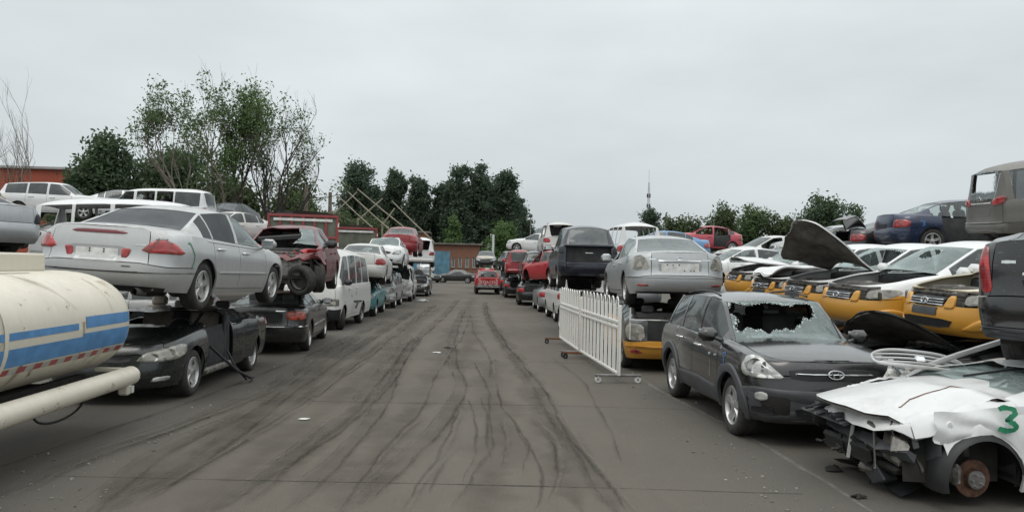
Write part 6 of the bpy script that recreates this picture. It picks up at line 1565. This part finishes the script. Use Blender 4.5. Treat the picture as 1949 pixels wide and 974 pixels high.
# ground tier beneath them
c = quick('sedan_car', 'black car with its bonnet propped open under the two nearest raised taxis', 'car', sedan(4.6, 2.7, 1.42, .88), P['black2'], (7.25, 10.4, 0), 93, deform=crush(.86, .32, 0, .02, 4, .96), lod=1.2, angles={'hood': swing(.98, .90, 28, bend=.07, twist=.22)}, group=GB)
for k, (y, pm, w) in enumerate([(13.0, 'steel', 'second and third'), (15.5, 'black2', 'third and fourth'), (18.2, 'navy', 'fourth and farthest')]):
    quick('sedan_car', 'flattened dark car supporting the %s raised taxis' % w, 'car', sedan(4.5, 2.65, 1.4, .88), P[pm], (8.0, y, 0), 94, deform=crush(.85, .3, 0, .02, k), lod=1.6, interior=False, group=GB)

# white wrecks behind the taxis and upper tiers
quick('sedan_car', 'white sedan roof behind the open taxi bonnet', 'car', sedan(4.5, 2.65, 1.46, .88), P['white'], (10.6, 24.5, 1.35), 96, group=GB, gm=G_CLEAR, wind=G_CLEAR)
quick('sedan_car', 'white wrecked sedan with a raised windscreen frame below the red hatchback', 'car', sedan(4.5, 2.65, 1.46, .88), P['white2'], (11.6, 30.0, 1.9), 100, group=GB, gm=G_CLEAR, wind=G_CLEAR, omit={'window0L', 'door0L'})
quick('sedan_car', 'low white sedan behind the silver sedan roof on the right', 'car', sedan(4.5, 2.65, 1.46, .88), P['white'], (9.3, 26.5, 1.3), 95, group=GB, gm=G_CLEAR, wind=G_CLEAR)
quick('hatchback_car', 'red hatchback without doors perched high behind the silver sedan', 'car', sedan(4.0, 2.5, 1.5, .86, .8, .30), P['pink'], (13.3, 44.0, 3.0), 86, 2, group=GB, omit={'door1L', 'window1L', 'windshield', 'window0L', 'window0R', 'window1R'}, rim='cap', gm=G_CLEAR, lod=1.2)
quick('minivan_shell', 'white van shell with empty side windows behind the navy hatchback', 'van', van(4.4, 2.55, 1.9, .83, .75, .3), P['white'], (5.95, 29.8, 1.75), 0, group=GB, omit={'window_all', 'windshield', 'rear_window', 'seat'})
quick('light_blue_car', 'light blue car roof just right of the white van shell', 'car', sedan(4.5, 2.65, 1.46, .88), P['cyan'], (8.7, 36, 2.28), 85, group=GB)  # a whole light blue sedan, only its roof showing
quick('sedan_car', 'silver sedan with a misty windscreen behind the open boot lid', 'car', sedan(4.6, 2.7, 1.46, .89), P['silver2'], (12.6, 26.5, 2.15), 80, group=GB, gm=G_CLEAR)
c = quick('sedan_car', 'black sedan with its boot lid raised high, left of the dark blue sedan', 'car', sedan(4.6, 2.7, 1.45, .88), P['black2'], (13.2, 22.6, 2.2), -92, group=GB, lod=1.2, angles={'trunk_lid': swing(-1.80, 1.08, -62)})
c = quick('sedan_car', 'dark blue sedan with a missing door in the top tier left of the grey minivan', 'car', sedan(4.6, 2.7, 1.46, .89), P['blue'], (13.45, 20.6, 2.55), -94.5, 1, .7, group=GB, lod=1.0, omit={'door0R', 'door1R', 'window0R', 'window0L', 'window1L'}, wind=G_CLEAR, gm=G_CLEAR)
c.plate('t', .72, BLACK); c.ribbon('paint_mark', [(-1.7, .83), (-1.62, .86), (-1.56, .82), (-1.62, .78), (-1.56, .74), (-1.66, .71)], .025, PAINT_BLUE, lambda x, z, o: c.side(x, z, -1, o))
S = van(4.5, 2.8, 1.84, .86, .85, .33, insT=[(0, .06), (.12, .01), (.25, 0), (.36, .05), (1, .07)])
def mpvhole(x, y, z): return max(abs(y-.02)/.53, abs(z-1.43)/.23)-1+.05*math.sin(9*y)
c = Car('minivan', 'grey-brown minivan with a broken-out rear window at the upper right edge', 'van', S, P['grey'], group=GB, lod=1.1, glassm=G_DARK, mats={'rear_window': G_DARK}, hole={'rear_window': lambda x, y, z: .2*mpvhole(x, y, z)+.03}, omit={'windshield', 'seat', 'window0L', 'window1L', 'window2L', 'window3L'}, interior=False)
c.both(c.tail, 'taillight', [(.42, .93), (.82, .95), (.95, 1.08), (.80, 1.12), (.48, 1.05)], RED_LENS, off=.012); c.tail('tail_chrome', [(-.42, .965), (.42, .965), (.42, 1.0), (-.42, 1.0)], CHROME, off=.012, bulge=.008, rnd=0)
em = MB(); em.tube([c.at('t', np.array([-.07]), 1.04, .02)[0], c.at('t', np.array([0.]), 1.13, .02)[0], c.at('t', np.array([.07]), 1.04, .02)[0]], .012, 6); em.tube([c.at('t', np.array([-.07]), 1.04, .02)[0], c.at('t', np.array([0.]), 1.075, .02)[0], c.at('t', np.array([.07]), 1.04, .02)[0]], .010, 6); c.put(em, 'emblem', CHROME)
c.tail('plate_recess', [(-.33, .72), (.33, .72), (.40, .92), (-.40, .92)], P['grey'], off=.004, bulge=-.016); c.tail('bumper_crease', [(-.8, .56), (.8, .56), (.8, .59), (-.8, .59)], P['grey'], off=.02, bulge=.012)
c.place((13.1, 15.9, 2.72), -98, 5.5, 2.5)
# supports for the top tier
for k, (x, y, z, h, pm, w) in enumerate([(13.3, 15.8, 1.45, -95, 'black2', 'under the grey-brown minivan'), (13.5, 20.6, 1.35, -92, 'steel', 'under the dark blue sedan'), (13.4, 23.0, 1.0, 88, 'white2', 'under the black sedan with raised boot'), (12.6, 26.6, .95, 80, 'white', 'under the misty silver sedan'), (11.6, 30.2, .75, 95, 'white2', 'under the white wrecked sedan'), (13.4, 44.0, 1.75, 90, 'white', 'under the red hatchback'), (13.3, 44.4, .5, 80, 'silver3', 'lowest under the red hatchback'), (10.4, 25.0, .1, 95, 'white2', 'under the white sedan roofs'), (8.6, 36.1, .9, 85, 'navy', 'under the light blue roof'), (5.95, 29.9, .4, 2, 'steel', 'under the white van shell'), (13.2, 15.7, .1, 90, 'grey', 'lowest under the grey-brown minivan'), (13.4, 20.8, .1, 90, 'navy', 'lowest under the dark blue sedan')]):
    quick('sedan_car', 'flattened car '+w, 'car', sedan(4.5, 2.65, 1.4, .87), P[pm], (x, y, z), h, group=GB, deform=crush(.9, .75, 0, .03, k), interior=False, lamps=False, lod=2)

# black tail at the right edge, resting on the white wreck
S = twobox(4.4, 2.65, 1.68, .91, .85, .34)
xt_ = S['xt']; S['belt'] = [(xt_, 1.25), (-1.3, 1.22)]+[q for q in S['belt'] if q[0] > -.5]; S['top'] = [(xt_, 1.27), (xt_+.16, 1.31)]+[q for q in S['top'] if q[0] > xt_+.2]
c = Car('suv_car', 'black SUV tail with tall red taillight at the right edge above the white wreck', 'car', S, P['black'], glassm=G_DARK, lod=1.0, deform=crush(1.28, .30, 0, .02, 2))
for s in (1, -1): c.tail('taillight', [(s*u, z) for u, z in [(.70, .80), (.82, .78), (.88, .95), (.92, 1.21), (.82, 1.23), (.75, 1.02)]], RED_LENS, off=.012)
c.tail('plate_recess', [(-.36, .74), (.36, .74), (.42, .95), (-.42, .95)], BLACK, off=.006, bulge=-.012); c.tail('tail_chrome', [(-.40, .955), (.40, .955), (.40, .985), (-.40, .985)], CHROME, off=.015, bulge=.01, rnd=0)
c.ribbon('badge', [(.46, 1.08), (.62, 1.08)], .03, CHROME, lambda u, z, o: c.at('t', u, z, o)); c.tail('bumper_lip', [(-1.2, .36), (1.2, .36), (1.2, .47), (-1.2, .47)], GREYP, off=.012, bulge=.012)
c.place((7.09, 7.48, 1.06), -62, 2.0, 0)
# ================================================================== white wreck, near right
S = sedan(4.5, 2.65, 1.44, .88, .88, .31)
def cave(V):
    n = hnoise(V, 6, 3); t = np.clip((V[:, 0]-.95)/.5, 0, 1)*np.clip((V[:, 2]-.45)/.2, 0, 1)
    V[:, 1] -= np.sign(V[:, 1])*t*(.05+.05*n); V[:, 2] += t*.05*hnoise(V, 7, 5)
    r = np.clip((1.05-V[:, 2])*-1/.2, 0, 1)
    return V
c = Car('wrecked_car', 'white wreck with smashed nose, rusty brake disc and green painted 3, near right', 'car', S, P['white'], omit={'front_bumper', 'hood', 'windshield', 'window0L'}, wheels=(0, 1, 1, 1), deform=chain(cave, crumple(1.1, .045, 7, 9, .10), crush(.98, .42, .0, .04, 3)), rim='steel', glassm=G_CRACK)
WR = c
# crumpled bonnet sheet pushed forward and up
tri = lambda x: 2*abs(2*((x/6.2832) % 1)-1)-1
n1, n2 = 26, 26; V = np.zeros((n1, n2, 3))
for i in range(n1):
    for j in range(n2):
        u, v = i/(n1-1), j/(n2-1)*2-1                        # u: rear -> front, v: right(-) -> left(+)
        x = .64+1.53*u-.28*u*v*v-.10*u*max(0, v)
        y = v*(.80-.10*u)-.05
        z = 1.00-.10*u-.10*u*u+.10*math.exp(-((u-.45)/.16)**2)*(.4+.6*v)-.05*v*v
        z += .026*tri(8*u+3*v)*max(0, v+.1)+.014*tri(13*v+9*u)*u*max(0, v)-.10*max(0, v-.76)*3*(u > .1)*(.7+.3*tri(11*u))
        V[i, j] = (x, y, z)
hd = MB(); hd.grid(V[:, ::-1]); o = c.put(hd, 'hood', P['white'], deform=False, sharp=28)
h2 = MB(); V2 = V.copy(); V2[..., 2] -= .022; h2.grid(V2); c.put(h2, 'hood_liner', LINER, o, deform=False)
for pts in ([(.30, .55), (.42, .50), (.52, .62), (.70, .55), (.86, .66)], [(.20, .30), (.32, .42), (.45, .36)], [(.05, .62), (.10, .80), (.22, .86)]):
    P3 = []
    for uu, vv in np.c_[np.interp(np.linspace(0, len(pts)-1, 30), range(len(pts)), [p[0] for p in pts]), np.interp(np.linspace(0, len(pts)-1, 30), range(len(pts)), [p[1] for p in pts])]:
        i, j = int(uu*(n1-1)), int((vv+1)/2*(n2-1)); P3.append(V[i, j]+np.array((0, 0, .004)))
    P3 = np.array(P3); k = np.ones(5)/5; P3 = np.c_[[np.convolve(np.pad(P3[:, q], 2, 'edge'), k, 'valid') for q in range(3)]].T
    m = MB(); m.tube(P3, .005, 4); c.put(m, 'rust_crease', RUST, o, deform=False)
c.engine(False, 12)
# crash beam with ribbed foam, brackets, radiator frame
xb = 2.02
m = MB(); y = np.linspace(-.72, .66, 15); m.tube(np.c_[xb-.10*(y/.7)**2, y, .50-.02*y], .06, 4); c.put(m, 'crash_beam', GREYP)
m = MB(); m.box((xb+.02, -.30, .66), (.34, .92, .02), bev=.004, M=Matrix.Rotation(.12, 3, 'Y')); tr = c.put(m, 'upper_tray', BLACK)
for k in range(11): m = MB(); m.box((xb+.03, -.70+k*.08, .675), (.32, .018, .03), bev=.004, M=Matrix.Rotation(.12, 3, 'Y')); c.put(m, 'tray_rib', GREYP, tr)
m = MB(); m.box((xb+.02, -.66, .57), (.12, .12, .26), bev=.03); m.box((xb-.02, -.15, .37), (.10, .8, .14), bev=.03); c.put(m, 'foam_block', BLACK)
for y, z, mt in ((-.05, .46, RAGW), (.38, .48, STEEL)): m = MB(); m.box((xb+.05, y, z-.02), (.02, .022, .32), bev=.005); c.put(m, 'vertical_bracket', mt)
m = MB(); m.box((xb-.12, .45, .46), (.16, .22, .16), bev=.02); m.box((xb-.12, .45, .55), (.10, .14, .12), bev=.02); c.put(m, 'headlamp_bracket', ENGM)
q = random.Random(8)
for k in range(44):
    x, y, z = q.uniform(1.55, 2.02), q.uniform(-.68, .70), q.uniform(.20, .72); M_ = Matrix.Rotation(q.uniform(-1, 1), 3, 'Z') @ Matrix.Rotation(q.uniform(-.7, .7), 3, 'X')
    m = MB(); m.box((x, y, z), (q.uniform(.03, .20), q.uniform(.03, .18), q.uniform(.02, .16)), bev=.01, M=M_); c.put(m, 'crushed_part', [ENGINE, BLACK, ENGINE, GREYP, ENGM, BLACK, ENGINE, STEEL][k % 8])
for k in range(16):
    a_ = np.array((q.uniform(1.6, 2.0), q.uniform(-.6, .7), q.uniform(.4, .8))); b_ = a_+np.array((q.uniform(-.3, .2), q.uniform(-.4, .4), q.uniform(-.5, -.1))); tt = np.linspace(0, 1, 8)[:, None]; md = (a_+b_)/2+np.array((.15, 0, -.05))
    m = MB(); m.tube(a_*(1-tt)**2+2*md*tt*(1-tt)+b_*tt**2, q.uniform(.006, .014), 5); c.put(m, 'loose_cable', BLACK)
m = MB(); V = np.array([[(1.25+.55*u, -.62+1.1*v, .14+.06*math.sin(6*u+5*v)) for v in np.linspace(0, 1, 9)] for u in np.linspace(0, 1, 7)]); m.grid(V); c.put(m, 'undertray', BLACK, deform=False)
# arch liner, flap and bare hub
aa = np.linspace(-.25, math.pi*.95, 18); V = np.array([[(1.325+r*math.cos(t), y, .31+r*math.sin(t)*1.02) for (r, y) in ((.36, .55), (.385, .74), (.37, .86), (.33, .885))] for t in aa]); m = MB(); m.grid(V); c.put(m, 'arch_liner', BLACK, deform=False, sharp=0)
m = MB(); m.box((1.72, .72, .46), (.02, .18, .40), bev=.01, M=Matrix.Rotation(.25, 3, 'Z')); c.put(m, 'liner_flap', CLAD)
m = MB(); m.lathe([(.06, .60), (.155, .60), (.158, .604), (.158, .624), (.155, .628), (.085, .628), (.08, .66), (.075, .668), (.03, .67), (.001, .672)], 36, 'y', (1.325, .10, .30)); dk = c.put(m, 'brake_disc', simple('disc_rust', (.105, .055, .035), .65, .4, var=.6, scale=18, bump=.3), deform=False)
m = MB(); m.lathe([(.078, .772), (.074, .779), (.03, .782), (.001, .784)], 24, 'y', (1.325, 0, .30)); c.put(m, 'hub', STEEL, dk, deform=False)
for k in range(5): t = k*1.2566; m = MB(); m.tube([(1.325+.05*math.cos(t), .77, .30+.05*math.sin(t)), (1.325+.05*math.cos(t), .805, .30+.05*math.sin(t))], .008, 6); c.put(m, 'wheel_stud', CHROME, dk, deform=False)
m = MB(); m.box((1.47, .71, .33), (.08, .10, .18), bev=.03); m.box((1.50, .66, .33), (.06, .12, .12), bev=.02); c.put(m, 'brake_caliper', ENGM, deform=False)
m = MB(); m.tube([(1.325, .62, .45), (1.30, .50, .80)], .045, 10); m.tube([(1.32, .64, .22), (1.2, .2, .20)], .03, 8); m.tube([(1.36, .6, .36), (1.30, .3, .42), (1.35, .1, .44)], .022, 8); c.put(m, 'suspension', ENGINE, deform=False)
m = MB(); m.box((1.325, .45, .52), (.30, .10, .5), bev=.04); c.put(m, 'inner_wing', ENGINE)
# torn fender skin with the painted 3
n1, n2 = 20, 12; V = np.zeros((n1, n2, 3))
for i in range(n1):
    for j in range(n2):
        u, v = i/(n1-1), j/(n2-1); x = .62+1.10*u; zt = .95-.10*u; R_ = .395; zl = .31+math.sqrt(max(0, R_*R_-(x-1.325)**2)) if abs(x-1.325) < R_ else .26
        zl = max(zl, .30+.3*u); z = zt+(zl-zt)*v
        V[i, j] = (x+.012*tri(11*v+3*u), .868+.012*tri(6*u+4*v)-.06*u*u+.022*tri(15*u+8*v)*u-.04*(1-v)**2, z+.015*tri(13*u)*u)
m = MB(); m.grid(V); fe = c.put(m, 'torn_fender', P['white'], deform=False, sharp=30)
def fender_pt(x, z, o):
    x = np.asarray(x); return np.c_[x, .905+0*x, np.asarray(z)*np.ones_like(x)]
for (a0, b0) in (((.98, .885), (.84, .90)),): pass
c.ribbon('painted_number', [(1.24, .895), (1.18, .92), (1.10, .905), (1.085, .86), (1.16, .815), (1.15, .805), (1.075, .775), (1.085, .735), (1.17, .72), (1.24, .735)], .045, PAINT_GREEN, fender_pt)
m = MB(); V = np.array([[(x, y, .30+(x-.5)*0+z) for z in (0, .62)] for x, y in ((.60, .86), (.52, .80))]); m.grid(V); c.put(m, 'door_gap_panel', BLACK, deform=False)
# collapsed windscreen and bent A pillar / roof edge
m = MB(); V = np.array([[(.80-.62*u+.03*math.sin(5*v), -.60+1.2*v, .985+.10*u+.02*math.sin(9*v+4*u)) for v in np.linspace(0, 1, 12)] for u in np.linspace(0, 1, 9)]); m.grid(V); c.put(m, 'collapsed_windscreen', G_CRACK, deform=False)
m = MB(); m.tube([(.85, -.72, 1.0), (.45, -.66, 1.16), (-.05, -.60, 1.33)], [.035, .03, .03], 8); c.put(m, 'bent_pillar', P['silver3'], deform=False)
m = MB(); m.tube([(.75, .78, .98), (.35, .70, 1.10), (-.1, .64, 1.22)], [.04, .035, .03], 8); c.put(m, 'bent_pillar', P['white'], deform=False)
c.box_part('torn_bracket', (.12, -.35, 1.14), (.10, .34, .07), RUST, .02, Matrix.Rotation(.5, 3, 'Z'))
m = MB(); m.tube([(.95, .10, 1.06), (.3, .0, 1.12), (-.3, -.02, 1.16)], .012, 6); c.put(m, 'loose_strut', BLACK, deform=False)
c.both(c.tail, 'taillight', [(.55, .70), (1.05, .70), (1.0, .9), (.62, .9)], RED_LENS)
c.place((5.46, 7.12, -.05), 94, 0, -.5)
# silver grille lying on the wreck's bonnet
root = empty('loose_grille', (4.60, 7.78, 1.06), 0, 'loose silver car grille lying at the far edge of the white wreck bonnet', 'grille')
root.rotation_euler = (math.radians(24), math.radians(5), math.radians(-10))
a_ = np.linspace(0, 2*np.pi, 41); e = 3.0
fr = np.c_[.46*np.sign(np.cos(a_))*np.abs(np.cos(a_))**(2/e), .16*np.sign(np.sin(a_))*np.abs(np.sin(a_))**(2/e), .05*np.cos(a_*1)**2*-1]
m = MB(); m.tube(fr, .018, 8, cap=False); m.build('frame', P['silver'], root)
for k in range(3):
    yv = -.08+k*.08; xs = np.linspace(-.43, .43, 9); m = MB(); m.tube(np.c_[xs, yv+0*xs, -.05*(xs/.46)**2], .012, 6); m.build('slat', P['silver'], root)
m = MB(); m.box((0, 0, .005), (.10, .09, .03), bev=.012); m.build('badge_mount', CHROME, root)
# debris near the wreck
for k, (x, y, r, w) in enumerate([(3.35, 6.55, .05, 'nearest the worn painted line'), (3.55, 7.45, .07, 'under the nose of the white wreck'), (3.75, 6.05, .05, 'in front of the brake disc')]):
    rag('debris_chip', 'small dark fragment on the ground '+w, (x, y, .012), r, UNDER, 20+k, cat='debris', flat=.3)
